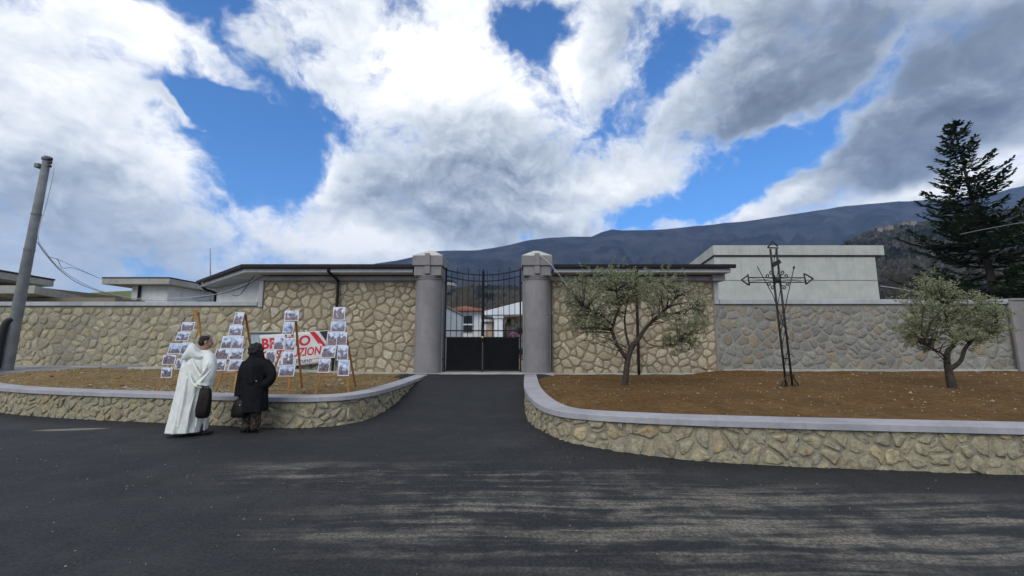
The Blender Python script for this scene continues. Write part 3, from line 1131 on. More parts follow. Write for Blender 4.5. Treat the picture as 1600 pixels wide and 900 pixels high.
# ------------------------------------------------------------------ gate leaves
def leaf(xh, xm, hinge, label):
    """xh at the pillar, xm at the middle"""
    s = 1 if xm > xh else -1
    root = empty('gate_leaf', (xh, 14.1, .6), label, 'gate', 'black gate leaves')
    y = 14.1
    W_ = abs(xm - xh)
    def top(x, z_end, z_mid):
        t = abs(x - xh) / W_
        return z_mid + (z_end - z_mid) * (1 - t) ** 2.0
    MB().box(min(xh + s * .05, xm - s * .03), max(xh + s * .05, xm - s * .03), y - .012, y + .012, .66, 1.735).build('sheet_panel', 'panel_black', root, bevel=.004)
    MB().box(min(xh, xm), max(xh, xm), y - .022, y + .022, 1.72, 1.765).build('lock_rail', 'metal_black', root)
    MB().box(min(xh, xm), max(xh, xm), y - .022, y + .022, .62, .665).build('bottom_rail', 'metal_black', root)
    MB().box(min(xh, xm), max(xh, xm), y - .018, y + .018, 1.955, 1.995).build('middle_rail', 'metal_black', root)
    MB().box(xh - .028, xh + .028, y - .028, y + .028, .60, 4.16).build('hinge_stile', 'metal_black', root)
    MB().box(min(xm - s * .045, xm - s * .004), max(xm - s * .045, xm - s * .004), y - .026, y + .026, .60, 4.03).build('meeting_stile', 'metal_black', root)
    for ze, zm in ((4.09, 3.905), (3.87, 3.685)):
        mb = MB()
        pts = [(xh + (xm - xh) * k / 14, y, top(xh + (xm - xh) * k / 14, ze, zm)) for k in range(15)]
        for a, b in zip(pts, pts[1:]):
            mb.bar(a, b, .034, .034)
        mb.build('top_rail', 'metal_black', root)
    n = 6
    for k in range(1, n + 1):
        x = xh + (xm - xh) * k / (n + .72)
        ext = .20 if k % 2 == 0 else .03
        zt = top(x, 4.09, 3.905) + ext
        mb = MB().tube([(x, y, 1.74), (x, y, zt - .05), (x, y, zt)], [.0105, .0105, .002 if k % 2 == 0 else .0105], 6)
        mb.build('bar', 'metal_black', root, smooth=True)
    for z in (1.0, 3.62):
        MB().tube([(xh - s * .02, y - .03, z), (xh - s * .09, y - .03, z)], .02, 8).build('hinge', 'metal_black', root)
    return root

gl = leaf(-2.29, -1.0, -1, 'black iron gate leaf hinged on the pillar nearer the banner')
gr = leaf(.29, -.998, 1, 'black iron gate leaf hinged on the pillar nearer the olive tree')
MB().tube([(-1.0, 14.06, 1.60), (-1.0, 14.06, 4.10)], .028, 10).build('meeting_post', 'metal_black', gl)
mb = MB()
mb.tube([(-1.0, 14.0, 1.75), (-1.0, 14.06, 1.75)], .03, 10)
mb.tube([(-1.0, 13.985, 1.75), (-1.0, 14.0, 1.75)], .045, 10)
mb.build('door_knob', 'brass', gl, smooth=True)

# ------------------------------------------------------------------ the two lodges on the wall line
def lodge(x0, x1, label, corner_left):
    root = empty('gate_lodge', ((x0 + x1) / 2, 16, .4), label, 'lodge', 'stone lodges either side of the gate')
    zt = 3.73
    yb = 19.5
    MB().box(x0, x1, YW - .008, YW + .36, 0, zt).build('stone_wall', 'mortar_tan', root)
    print('lodge stones', lay_stones(root, (x0 + .02, x1 - .02, .47, zt - .03), front(YW), .35, .295, .036, .028, 'stone_beige', int(100 + x0), jit=.42, rough=.06, coarse=.12))
    return root

# left lodge
L = lodge(XA, -3.25, 'stone lodge with brown gutter and angled white side wall left of the gate', True)
MB().box(XA - .15, -3.28, YW - .07, YW + .38, 3.735, 3.885).build('cornice', 'plaster_trim', L, bevel=.012)
MB().box(XA - .15, XA + .0, YW - .07, YW + .38, 2.80, 3.732).build('corner_trim', 'plaster_trim', L, bevel=.012)
# slanting white side wall and body
A0 = Vector((XA - .02, YW + .40, 0))
B0 = Vector((-12.9, 17.75, 0))
mb = MB().prism([(A0.x, A0.y), (-3.3, A0.y), (-3.3, 19.4), (B0.x, 19.4), (B0.x, B0.y)], .1, 4.0)
mb.build('white_wall', 'plaster_white', L)
# roof slab with its overhang; plan follows the walls
plan = [(-9.07, 13.68), (-3.36, 13.68), (-3.36, 15.2), (-3.0, 16.6), (-2.42, 17.0), (-2.36, 17.6), (-2.75, 18.2), (-3.2, 19.9), (-13.4, 19.9), (-13.42, 17.45)]
MB().prism(plan, 3.93, 4.055).build('eaves_slab', 'plaster_trim', L, bevel=.01)
plan2 = [(-9.05, 13.72), (-3.37, 13.72), (-3.37, 15.2), (-3.05, 16.6), (-2.5, 17.0), (-2.42, 17.6), (-2.8, 18.2), (-3.2, 19.85), (-13.3, 19.85), (-13.35, 17.5)]
MB().prism(plan2, 4.058, 4.15).build('roof', 'roof_dark', L)
mb = MB()
gp = [(-13.52, 17.42, 4.13), (-9.10, 13.62, 4.13), (-3.37, 13.62, 4.13)]
for a, b in zip(gp, gp[1:]):
    a, b = Vector(a), Vector(b)
    t = (b - a).normalized()
    mb.bar(a, b + t * .03, .11, .13)
mb.build('gutter', 'gutter_brown', L, bevel=.02)
for k in range(4):
    mb = MB()
    x = -9.02 + k * .15
    ring = lambda y, s: [(x + .085 * s * math.cos(math.pi * j / 6), y, 4.155 + .07 * s * math.sin(math.pi * j / 6)) for j in range(7)]
    mb.loft([ring(13.75, 1), ring(14.3, .85)])
    mb.build('roof_tile', 'tile_red', L, smooth=True)
# downpipes
def downpipe(root, x, ztop):
    mb = MB()
    mb.tube(crom([(x - .10, 13.64, ztop), (x - .10, 13.66, ztop - .17), (x - .02, 13.9, ztop - .30), (x + .03, 14.13, ztop - .42), (x + .03, 14.16, ztop - .62), (x + .02, 14.17, 2.2), (x, 14.17, .45)], 5), .048, 10)
    o = mb.build('downpipe', 'gutter_brown', root, smooth=True)
    for z in (3.0, 1.75):
        MB().tube([(x + .02, 14.17, z), (x + .02, 14.17, z + .05)], .058, 10).build('pipe_clip', 'gutter_brown', o)
downpipe(L, -6.10, 4.12)
# end of the slanting wall: gutter elbow and pipe
mb = MB()
mb.tube(crom([(-13.42, 17.40, 4.1), (-13.25, 17.55, 3.85), (-12.95, 17.72, 3.72), (-12.9, 17.70, 3.4), (-12.9, 17.70, 1.0)], 5), .05, 8)
mb.build('downpipe', 'gutter_brown', L, smooth=True)

# right lodge
Rr = lodge(1.38, XB, 'stone lodge behind the larger olive tree right of the gate', False)
MB().box(1.35, XB + .15, YW - .07, YW + .38, 3.735, 3.885).build('cornice', 'plaster_trim', Rr, bevel=.012)
MB().box(XB, XB + .16, YW - .07, YW + .38, 2.90, 3.732).build('corner_trim', 'plaster_trim', Rr, bevel=.012)
MB().box(1.4, XB - .05, YW + .40, 19.4, .1, 3.99).build('white_wall', 'plaster_white', Rr)
MB().box(1.42, 7.42, 13.68, 19.9, 3.93, 4.055).build('eaves_slab', 'plaster_trim', Rr, bevel=.01)
MB().box(1.44, 7.40, 13.72, 19.85, 4.058, 4.15).build('roof', 'roof_dark', Rr)
MB().bar((1.42, 13.62, 4.13), (7.55, 13.62, 4.13), .11, .13).build('gutter', 'gutter_brown', Rr, bevel=.02)
MB().box(XB - .1, XB + .34, YW - .25, YW + .5, 3.70, 3.928).build('corbel', 'plaster_trim', Rr, bevel=.03)
downpipe(Rr, 4.31, 4.12)

# ------------------------------------------------------------------ tomb buildings behind the wall
mb_label = 'pale green flat-roofed tomb building with deep parapet behind the iron cross'
T = empty('tomb_building', (14, 22, .5), mb_label, 'building')
foot = [(10.05, 20.0), (18.05, 20.0), (18.6, 25.5), (11.1, 25.5)]
MB().prism(foot, .3, 5.86).build('wall', 'plaster_green', T)
par = [(10.0, 19.94), (18.50, 19.94), (19.1, 25.6), (11.05, 25.6)]
MB().prism(par, 5.863, 6.36).build('parapet', 'plaster_green', T, bevel=.02)
MB().prism([(9.99, 19.95), (18.3, 19.95), (18.9, 25.55), (11.0, 25.55)], 5.80, 5.861).build('drip_edge', 'gutter_brown', T)
MB().box(10.1, 18.03, 19.985, 19.999, 4.60, 4.622).build('joint_strip', 'plaster_tan', T)

T = empty('tomb_building', (-22, 26, .5), 'white flat-roofed tomb with dark roof edge and downpipe beside the thin mast', 'building')
MB().box(-23.1, -20.9, 24.7, 30, .3, 4.97).build('wall', 'plaster_white', T)
MB().box(-24.3, -20.3, 24.0, 30.6, 4.98, 5.33).build('roof_slab', 'concrete_fascia', T, bevel=.02)
MB().box(-24.32, -20.28, 23.98, 30.62, 5.333, 5.40).build('roof_edge', 'roof_dark', T)
MB().tube([(-22.55, 24.6, 5.0), (-22.6, 24.62, 1.0)], .07, 8).build('downpipe', 'gutter_brown', T, smooth=True)
MB().box(-20.9, -18.2, 27, 30, .3, 4.3).build('annex', 'board_grey', T)

T = empty('tomb_building', (-31, 24, .5), 'tan tomb building with overhanging roof slab behind the utility pole top', 'building')
MB().box(-38, -30.6, 24, 32, .3, 5.1).build('wall', 'plaster_tan', T)
MB().prism([(-38, 20), (-28.3, 20.6), (-29.6, 26.2), (-38, 27)], 5.12, 5.52).build('roof_slab', 'concrete_fascia', T, bevel=.02)
MB().prism([(-38, 19.97), (-28.27, 20.57), (-29.57, 26.23), (-38, 27.03)], 5.523, 5.62).build('roof_edge', 'roof_dark', T)

T = empty('tomb_building', (-26, 28, .5), 'low olive tan tomb with sloping roof edge just above the wall coping', 'building')
MB().box(-27.2, -22.2, 22.8, 27.5, .3, 4.05).build('wall', 'plaster_tan', T)
p1, p2 = PY(55, 446, 21.5), PY(152, 469, 27.2)
MB().prism([(p1.x - 3, 21.5), (p1.x, 21.5), (p2.x, 27.2), (p2.x - 3, 27.2)], [p1.z - .42] * 2 + [p2.z - .35] * 2, [p1.z] * 2 + [p2.z] * 2).build('roof_slab', 'concrete_fascia', T)
a, b = PY(40, 445, 21.5), PY(152, 468, 27.2)

# thin mast
m_ = MB().tube([PY(329, 476, 20), PY(328.5, 388, 20)], [.035, .02], 8)
tag(m_.build('antenna_mast', 'board_grey', smooth=True), 'thin bare metal mast standing behind the white angled wall', 'mast')

# ------------------------------------------------------------------ inside the cemetery, seen through the gate
T = empty('chapel', (-4.6, 23, .5), 'bright white plain chapel wall just inside the gate on the left', 'building')
MB().prism([(-6.2, 19.95), (-3.22, 19.95), (-3.22, 27.2), (-6.2, 27.2)], .4, [3.7, 3.25, 3.25, 3.7]).build('wall', 'plaster_bright', T)
MB().prism([(-6.3, 19.92), (-3.14, 19.92), (-3.14, 27.3), (-6.3, 27.3)], [3.72, 3.262, 3.262, 3.72], [3.80, 3.34, 3.34, 3.80]).build('roof_slab', 'concrete_fascia', T)

T = empty('tiled_tomb', (-3, 33, .5), 'small white tomb house with low red tiled roof seen through the gate', 'building')
MB().box(-5.1, -2.35, 31.0, 35, .4, 3.85).build('wall', 'plaster_bright', T)
MB().box(-4.75, -3.0, 30.86, 30.997, 2.95, 3.55).build('window', 'glass_dark', T)
MB().box(-4.75, -3.0, 30.86, 30.997, 2.35, 2.82).build('window', 'glass_dark', T)
MB().box(-4.8, -2.95, 30.80, 30.995, 2.84, 2.93).build('sill', 'plaster_bright', T)
MB().box(-4.5, -3.9, 30.9, 30.998, .7, 2.1).build('door', 'tile_red', T)
mb = MB()
mb.add([(-5.5, 30.4, 3.9), (-1.7, 30.4, 3.9), (-1.7, 35.5, 3.9), (-5.5, 35.5, 3.9), (-3.6, 31.6, 4.35), (-3.6, 34.2, 4.35), (-5.5, 30.4, 3.86), (-1.7, 30.4, 3.86), (-1.7, 35.5, 3.86), (-5.5, 35.5, 3.86)],
       [(0, 1, 4), (1, 2, 5, 4), (2, 3, 5), (3, 0, 4, 5), (6, 7, 1, 0), (7, 8, 2, 1), (8, 9, 3, 2), (9, 6, 0, 3), (9, 8, 7, 6)])
rf = mb.build('roof', 'tile_red', T)
for k in range(16):
    x = -5.4 + k * .24
    MB().tube([(x, 30.36, 3.90), (x + (-3.6 - x) * .42, 31.0, 4.10)], .05, 6).build('roof_tile', 'tile_red', rf, smooth=True)

simple('loculi_cream', (.55, .45, .28), (.46, .38, .25), 3, .8)
simple('marble_pink', (.42, .30, .24), (.50, .40, .34), 5, .5)
def columbarium(x0, x1, y, z1, nx, nz, label, seed):
    T = empty('columbarium', ((x0 + x1) / 2, y, .5), label, 'columbarium')
    rg = random.Random(seed)
    MB().box(x0, x1, y, y + 1.6, .4, z1).build('wall', 'loculi_cream', T)
    dx_, dz_ = (x1 - x0) / nx, (z1 - .7) / nz
    for i in range(nx):
        for k in range(nz):
            mt = rg.choice(['marble_pink', 'glass_dark', 'paper_white', 'marble_pink', 'plaster_white', 'loculi_cream'])
            MB().box(x0 + dx_ * (i + .1), x0 + dx_ * (i + .9), y - .05, y - .002, .6 + dz_ * (k + .1), .6 + dz_ * (k + .88)).build('niche_slab', mt, T)
    MB().box(x0 - .15, x1 + .15, y - .25, y + 1.7, z1 + .003, z1 + .15).build('cornice', 'plaster_bright', T)
columbarium(-2.05, -.95, 29, 3.0, 3, 4, 'cream wall of burial niches left of the white portico column through the gate', 1)
columbarium(-.42, .28, 31, 3.45, 2, 5, 'cream wall of burial niches under the white portico, left block', 2)
columbarium(.42, 1.6, 31, 3.3, 2, 5, 'cream wall of burial niches under the white portico, right block', 3)

T = empty('portico', (0, 27, .5), 'white portico with sloping beam and square column seen through the gate', 'portico')
q1, q2, q3, q4 = PY(757, 486, 26), PY(824, 469, 26), PY(824, 491, 26), PY(757, 492, 26)
MB().add([q4, q3, q2, q1] + [Vector((q.x, 28.5, q.z)) for q in (q4, q3, q2, q1)],
         [(0, 1, 2, 3), (7, 6, 5, 4), (0, 4, 5, 1), (1, 5, 6, 2), (2, 6, 7, 3), (3, 7, 4, 0)]).build('beam', 'plaster_bright', T)
c0 = PY(779, 500, 26.3).x
MB().box(c0 - .27, c0 + .27, 26.2, 26.75, .4, q4.z - .003).build('column', 'plaster_bright', T, bevel=.02)
MB().box(c0 - .36, c0 + .36, 26.1, 26.85, q4.z - .20, q4.z - .005).build('column_head', 'plaster_bright', T, bevel=.02)
MB().box(q2.x - .1, q2.x + .5, 26.2, 26.75, .4, q3.z - .003).build('column', 'plaster_bright', T, bevel=.02)
MB().prism([(q1.x + .6, 28.52), (q2.x + 2, 28.52), (q2.x + 2, 30.9), (q1.x + .6, 30.9)], [3.35, 3.6, 3.5, 3.25], [3.43, 3.68, 3.58, 3.33]).build('ceiling', 'wood_pine', T)
# funeral wreath
mb = MB()
wc = PY(802, 527, 18.0)
rg = random.Random(4)
for k in range(26):
    a = 2 * math.pi * k / 26
    c = wc + Vector((math.cos(a) * .17, rg.uniform(-.03, .03), math.sin(a) * .17))
    mb.tube([c + Vector((0, -.05, 0)), c, c + Vector((0, .05, 0))], [.02, .05, .02], 6)
wr = mb.build('wreath', 'flower_purple', smooth=True)
tag(wr, 'round purple flower wreath standing just inside the gate', 'wreath')
MB().tube([wc + Vector((-.12, .06, -.15)), wc + Vector((-.3, .1, -1.35))], .015, 6).build('stand_leg', 'wood_pine', wr)
MB().tube([wc + Vector((.12, .06, -.15)), wc + Vector((.3, .1, -1.35))], .015, 6).build('stand_leg', 'wood_pine', wr)
MB().tube([wc + Vector((0, .06, .1)), wc + Vector((0, .5, -1.35))], .015, 6).build('stand_leg', 'wood_pine', wr)

# ------------------------------------------------------------------ trees
def leaf_mat(name, cols, back=None, trans=.25, rough=.6):
    m, g, bs = new_mat(name)
    at = g.new('ShaderNodeAttribute', attribute_name='tone')
    col = g.ramp(at.outputs['Fac'], [(i / (len(cols) - 1), c) for i, c in enumerate(cols)])
    if back:
        geo = g.new('ShaderNodeNewGeometry')
        col = g.mix(geo.outputs['Backfacing'], col, back)
    g.put(bs.inputs['Base Color'], col)
    bs.inputs['Roughness'].default_value = rough
    bs.inputs['Specular IOR Level'].default_value = .3
    tr = g.new('ShaderNodeBsdfTranslucent')
    g.put(tr.inputs[0], col)
    mx = g.new('ShaderNodeMixShader')
    mx.inputs[0].default_value = trans
    out = [n for n in g.n if n.type == 'OUTPUT_MATERIAL'][0]
    g.l.new(bs.outputs[0], mx.inputs[1])
    g.l.new(tr.outputs[0], mx.inputs[2])
    g.l.new(mx.outputs[0], out.inputs[0])
    return m

leaf_mat('olive_leaf', [(.13, .15, .045), (.20, .22, .08), (.26, .275, .12), (.36, .37, .21)], (.38, .39, .26), .45)
leaf_mat('needle', [(.014, .026, .011), (.030, .048, .019), (.055, .08, .034)], None, .1, .7)
simple('bark_olive', (.040, .032, .024), (.075, .062, .048), 14, .95, 1.0, 30, bdist=.03)
simple('bark_fir', (.05, .04, .032), (.08, .065, .05), 10, .95, .8, 20, bdist=.03)
simple('bark_bare', (.10, .088, .070), (.145, .13, .105), 6, .95)
simple('bark_bare_dark', (.06, .052, .044), (.09, .078, .066), 6, .95)

def leaf_object(name, verts, faces, tones, mat, parent):
    me = bpy.data.meshes.new(name)
    me.from_pydata(verts, [], faces)
    at = me.attributes.new('tone', 'FLOAT', 'FACE')
    at.data.foreach_set('value', tones)
    me.update()
    return link(name, me, mat, parent)

def rvec(rg):
    while True:
        v = Vector((rg.uniform(-1, 1), rg.uniform(-1, 1), rg.uniform(-1, 1)))
        if .05 < v.length < 1:
            return v.normalized()

def olive(base, limbs, clumps, seed, label, nleaf=1.0, wind=Vector((0, 0, 0))):
    rg = random.Random(seed)
    root = empty('olive_tree', base, label, 'tree', 'olive trees in the right bed')
    mb = MB()
    lp = []
    for pts, radii in limbs:
        P = crom(pts, 6)
        n = len(P)
        rr = []
        for i in range(n):
            t = i / (n - 1) * (len(radii) - 1)
            k = min(int(t), len(radii) - 2)
            rr.append((radii[k] + (radii[k + 1] - radii[k]) * (t - k)) * (1 + .10 * mnoise.noise(P[i] * 6)))
        P = [p + Vector((mnoise.noise(p * 5), mnoise.noise(p * 5 + Vector((9, 0, 0))), 0)) * .012 for p in P]
        mb.tube(P, [r_ * .82 for r_ in rr], 9)
        lp += [(p, r) for p, r in zip(P, rr)][n // 3:]
    mb.build('trunk', 'bark_olive', root, smooth=True)
    br = MB()
    V, F, T = [], [], []
    for (c, rad, ntw) in clumps:
        c = Vector(c)
        p0, r0 = min(lp, key=lambda q: (q[0] - c).length + (0.6 if q[0].z > c.z else 0))
        mid = (p0 + c) / 2 + Vector((rg.uniform(-.08, .08), rg.uniform(-.08, .08), rg.uniform(.0, .12)))
        path = crom([p0, mid, c], 4)
        br.tube(path, [max(.004, min(r0, .013) * (1 - .75 * i / (len(path) - 1))) for i in range(len(path))], 5)
        for t in range(int(ntw)):
            d = rvec(rg)
            d.z = d.z * .8 + .25
            d = (d + wind * .6).normalized()
            a = path[rg.randrange(len(path) // 2, len(path))] + rvec(rg) * rad * .25
            ln = rad * rg.uniform(.55, 1.15)
            q = [a]
            dd = d.copy()
            nseg = 5
            for s in range(nseg):
                dd = (dd + rvec(rg) * .16 + wind * .12 + Vector((0, 0, .03))).normalized()
                q.append(q[-1] + dd * ln / nseg)
            br.tube(q, [.0032, .003, .0026, .0022, .002, .0012], 3, cap=False)
            base_tone = rg.uniform(0, .45)
            nl = int(26 * nleaf * rg.uniform(.7, 1.2))
            for k in range(nl):
                s = rg.uniform(.12, 1) * nseg
                i = min(int(s), nseg - 1)
                p = q[i].lerp(q[i + 1], s - i)
                ax = (q[i + 1] - q[i]).normalized()
                side = rvec(rg)
                side = (side - ax * side.dot(ax)).normalized()
                ld = (ax * .55 + side * .85 + wind * .3).normalized()
                wd = ld.cross(rvec(rg)).normalized()
                L_ = rg.uniform(.045, .078)
                w_ = L_ * rg.uniform(.13, .20)
                b0 = len(V)
                V += [p, p + ld * L_ * .5 + wd * w_, p + ld * L_, p + ld * L_ * .5 - wd * w_]
                F.append((b0, b0 + 1, b0 + 2, b0 + 3))
                T.append(min(1, max(0, base_tone + rg.uniform(0, .5))))
    br.build('branches', 'bark_olive', root, smooth=True)
    leaf_object('foliage', V, F, T, 'olive_leaf', root)
    return root

def mk_clumps(spec, rg, Y0):
    """spec rows: survey pixel u, v, depth offset spread, radius, twigs"""
    out = []
    for (u, v, rad, n) in spec:
        y = Y0 + rg.uniform(-.75, .75)
        out.append((PY(u, v, y), rad, n))
    return out

# larger olive
b1 = PZ(977, 603, .54)
Y1 = b1.y
def q1_(u, v, dy=0): return PY(u, v, Y1 + dy)
limbs = [
    ([b1 + Vector((0, 0, -.12)), b1 + Vector((0, 0, .08)), q1_(980, 570), q1_(985, 548), q1_(990, 537)], [.125, .10, .085, .08, .07]),
    ([q1_(979, 560), q1_(966, 541, -.1), q1_(957, 520, -.15), q1_(958, 508, -.15), q1_(963, 492, -.2), q1_(968, 478, -.2), q1_(962, 455, -.25)], [.06, .055, .05, .045, .038, .03, .02]),
    ([q1_(986, 546), q1_(1000, 526, .1), q1_(1012, 510, .12), q1_(1030, 492, .15), q1_(1048, 476, .2), q1_(1060, 455, .25)], [.07, .06, .052, .043, .033, .02]),
    ([q1_(985, 548), q1_(978, 520, .3), q1_(977, 490, .45), q1_(985, 455, .5)], [.04, .032, .025, .015]),
    ([q1_(1003, 524, .1), q1_(1015, 538, -.25), q1_(1040, 541, -.4), q1_(1062, 535, -.5)], [.02, .016, .012, .008]),
    ([q1_(958, 508, -.15), q1_(935, 490, -.3), q1_(912, 478, -.4)], [.03, .02, .012]),
    ([q1_(1030, 492, .15), q1_(1062, 488, .3), q1_(1088, 480, .4)], [.03, .02, .012]),
]
rg = random.Random(21)
spec = []
for k in range(260):                      # upper dome
    a = rg.uniform(0, 1)
    u = 876 + 234 * a
    top = 426 + 34 * abs((u - 965) / 130) ** 1.8 + rg.uniform(-10, 12)
    bot = 512 - 12 * (abs(u - 985) < 45) + (32 if u > 1035 else 18 if u < 935 else -6)
    if u > 1085: bot = 520
    v = top + (bot - top) * rg.random() ** 1.15
    if abs(u - 1000) < 38 and v > 478 and rg.random() < .75: continue
    if u > 1040 and rg.random() < .25: continue
    spec.append((u, v, rg.uniform(.28, .50), rg.uniform(2.5, 5)))
for (u, v) in [(1050, 535), (1062, 528), (1075, 535), (1085, 520), (1058, 548), (1040, 540), (900, 505), (915, 515), (935, 512), (950, 500), (925, 422), (945, 424), (1018, 424), (1040, 428), (1100, 505), (1108, 498), (995, 423), (890, 498), (905, 512), (925, 522), (1066, 545), (1080, 542), (1092, 530), (1070, 515), (1100, 520), (885, 480)]:
    spec.append((u, v, .2, 7))
olive(b1, limbs, mk_clumps(spec, rg, Y1), 5, 'larger airy olive tree with forked trunk in front of the right stone lodge', .8)

# smaller olive, blown to the left
b2 = PZ(1488, 608, .55)
Y2 = b2.y
def q2_(u, v, dy=0): return PY(u, v, Y2 + dy)
limbs = [
    ([b2 + Vector((0, 0, -.12)), b2 + Vector((0, 0, .06)), q2_(1484, 585), q2_(1480, 568)], [.125, .105, .09, .08]),
    ([q2_(1483, 578), q2_(1499, 566, -.1), q2_(1508, 545, -.15), q2_(1518, 534, -.2), q2_(1536, 530, -.2), q2_(1541, 520, -.25), q2_(1556, 505, -.3)], [.06, .05, .045, .042, .038, .03, .018]),
    ([q2_(1480, 568), q2_(1481, 548, .05), q2_(1492, 536, .1), q2_(1483, 515, .15), q2_(1478, 495, .2), q2_(1476, 475, .2)], [.075, .06, .045, .04, .03, .018]),
    ([q2_(1480, 560), q2_(1470, 552, -.2), q2_(1450, 542, -.3), q2_(1440, 538, -.35)], [.03, .025, .018, .01]),
    ([q2_(1488, 540, .1), q2_(1500, 510, .4), q2_(1512, 488, .5)], [.03, .022, .014]),
]
spec = []
rg = random.Random(33)
for k in range(150):
    a = rg.uniform(0, 1)
    u = 1406 + 174 * a
    top = 432 + 52 * max(0, (u - 1465) / 100) ** 1.1 + (30 * max(0, (1445 - u) / 35)) + rg.uniform(-6, 6)
    bot = 536 - (10 if 1470 < u < 1500 else 0) - (18 if u > 1555 else 0)
    v = top + (bot - top) * rg.random() ** 1.1
    if u < 1440 and v < 470 and rg.random() < .6: continue
    spec.append((u, v, rg.uniform(.24, .40), rg.uniform(3, 6)))
for (u, v) in [(1432, 540), (1445, 546), (1420, 528), (1418, 500), (1460, 436), (1445, 441), (1450, 430)]:
    spec.append((u, v, .22, 8))
olive(b2, limbs, mk_clumps(spec, rg, Y2), 8, 'smaller dense olive tree with bent limb near the right edge of the bed', .95, Vector((-.45, 0, .05)))

# ---- conifers behind the right wall
def fir(base, top, rmax, seed, label, nwh, z_low=0.12, dens=1.0):
    rg = random.Random(seed)
    base, top = Vector(base), Vector(top)
    root = empty('fir_tree', base, label, 'tree', 'firs behind the right wall')
    H = (top - base).length
    ax = top - base
    MB().tube([base, base + ax * .3, base + ax * .7, top], [H * .017, H * .013, H * .006, .012], 9).build('trunk', 'bark_fir', root, smooth=True)
    V, F, T = [], [], []
    br = MB()
    for w in range(nwh):
        t = z_low + (1 - z_low) * (w / nwh) ** .92
        c = base + ax * t
        r = rmax * (1 - t) ** .82 * rg.uniform(.8, 1.12) + .12
        nb = 7 if t < .8 else 5
        a0 = rg.uniform(0, 6.28)
        for k in range(nb):
            if rg.random() < .18:
                continue
            a = a0 + 2 * math.pi * k / nb + rg.uniform(-.3, .3)
            rl = r * rg.uniform(.62, 1.18)
            out = Vector((math.cos(a), math.sin(a), 0))
            sd_ = Vector((-math.sin(a), math.cos(a), 0))
            sag = rg.uniform(.10, .22) * (1 - .75 * t)
            lift = rg.uniform(.14, .30)
            path = []
            ns = 9
            for s in range(ns + 1):
                x = s / ns
                path.append(c + out * rl * x + Vector((0, 0, rl * (-sag * 2.4 * x * (1 - x) * 1.6 + (lift - .12 + .35 * t) * x * x))) + Vector((0, 0, .0)))
            br.tube(path, [.012 + .0016 * H * (1 - s / ns) * (1 - t) for s in range(ns + 1)], 4, cap=False)
            nsd = max(6, int(rl * 6.2 * dens))
            for j in range(nsd):
                x = .14 + .86 * (j + rg.random()) / nsd
                i = min(int(x * ns), ns - 1)
                p = path[i].lerp(path[i + 1], x * ns - i)
                fw = (path[i + 1] - path[i]).normalized()
                for sgn in (-1, 1):
                    ln = (.30 * rl * (1 - x) ** .7 + .16) * rg.uniform(.55, 1.2)
                    d = (fw * .75 + sd_ * sgn * .75 + Vector((0, 0, rg.uniform(-.18, .14)))).normalized()
                    m_ = max(2, int(ln / .13))
                    tone = rg.uniform(0, .6)
                    for e in range(m_):
                        p2 = p + d * ln * (e / m_)
                        L_ = rg.uniform(.20, .34)
                        w_ = rg.uniform(.05, .10)
                        dd = (d + rvec(rg) * .35).normalized()
                        wd = dd.cross(Vector((rg.uniform(-.5, .5), rg.uniform(-.5, .5), 1))).normalized()
                        b0 = len(V)
                        V += [p2 - wd * w_ * .5, p2 + wd * w_ * .5, p2 + dd * L_ * .6 + wd * w_, p2 + dd * L_, p2 + dd * L_ * .6 - wd * w_]
                        F.append((b0, b0 + 1, b0 + 2, b0 + 3, b0 + 4))
                        T.append(min(1, tone + rg.uniform(0, .4)))
    # leader
    for e in range(40):
        t = rg.uniform(.95, 1.0)
        p = base + ax * t
        dd = (rvec(rg) * .8 + Vector((0, 0, .8))).normalized()
        wd = dd.cross(rvec(rg)).normalized() * .03
        b0 = len(V)
        V += [p - wd, p + wd, p + dd * .2 + wd * .5, p + dd * .25, p + dd * .2 - wd * .5]
        F.append((b0, b0 + 1, b0 + 2, b0 + 3, b0 + 4))
        T.append(.4)
    br.build('branches', 'bark_fir', root)
    leaf_object('foliage', V, F, T, 'needle', root)
    print('fir faces', len(F))
    return root

ft = PY(1489, 190, 27)
fb = PY(1560, 480, 27)
d_ = (fb - ft)
fb = ft + d_ * ((ft.z - .4) / (ft.z - fb.z))
fir(fb, ft, 5.6, 3, 'tall dark fir with uneven tiers rising behind the right end of the wall', 34, .10)
ft = PY(1640, 235, 31)
fir((ft.x + 1.2, 31, .4), ft, 5.6, 9, 'second dark fir cut by the right edge behind the tall one', 30, .08)

# ---- leafless trees
def bare_tree(base, H, seed, label, spread=.5, mat='bark_bare', levels=5, group='leafless trees beyond the cemetery', stems=1):
    rg = random.Random(seed)
    root = empty('leafless_tree', base, label, 'tree', group)
    tr, tw = MB(), MB()
    def grow(p, d, ln, r, lv):
        q = [p]
        for s in range(4):
            d = (d + rvec(rg) * .16 + Vector((0, 0, .07))).normalized()
            q.append(q[-1] + d * ln / 4)
        (tr if lv >= levels - 1 else tw).tube(q, [r, r * .9, r * .8, r * .7, r * .55], 6 if lv >= levels - 1 else 3, cap=False)
        if lv == 0:
            return
        nb = 4 if lv > 1 else 5
        for k in range(nb):
            i = rg.choice((2, 3, 4, 4))
            nd = (d + rvec(rg) * spread * 1.25).normalized()
            nd.z = abs(nd.z) * .8 + .15
            grow(q[i], nd.normalized(), ln * rg.uniform(.55, .8), r * .5, lv - 1)
    for s in range(stems):
        grow(Vector(base), Vector((rg.uniform(-.25, .25) * (stems > 1), rg.uniform(-.2, .2) * (stems > 1), 1)).normalized(), H * .34, H * .016, levels)
    tr.build('trunk', mat, root, smooth=True)
    tw.build('crown', mat, root)
    return root

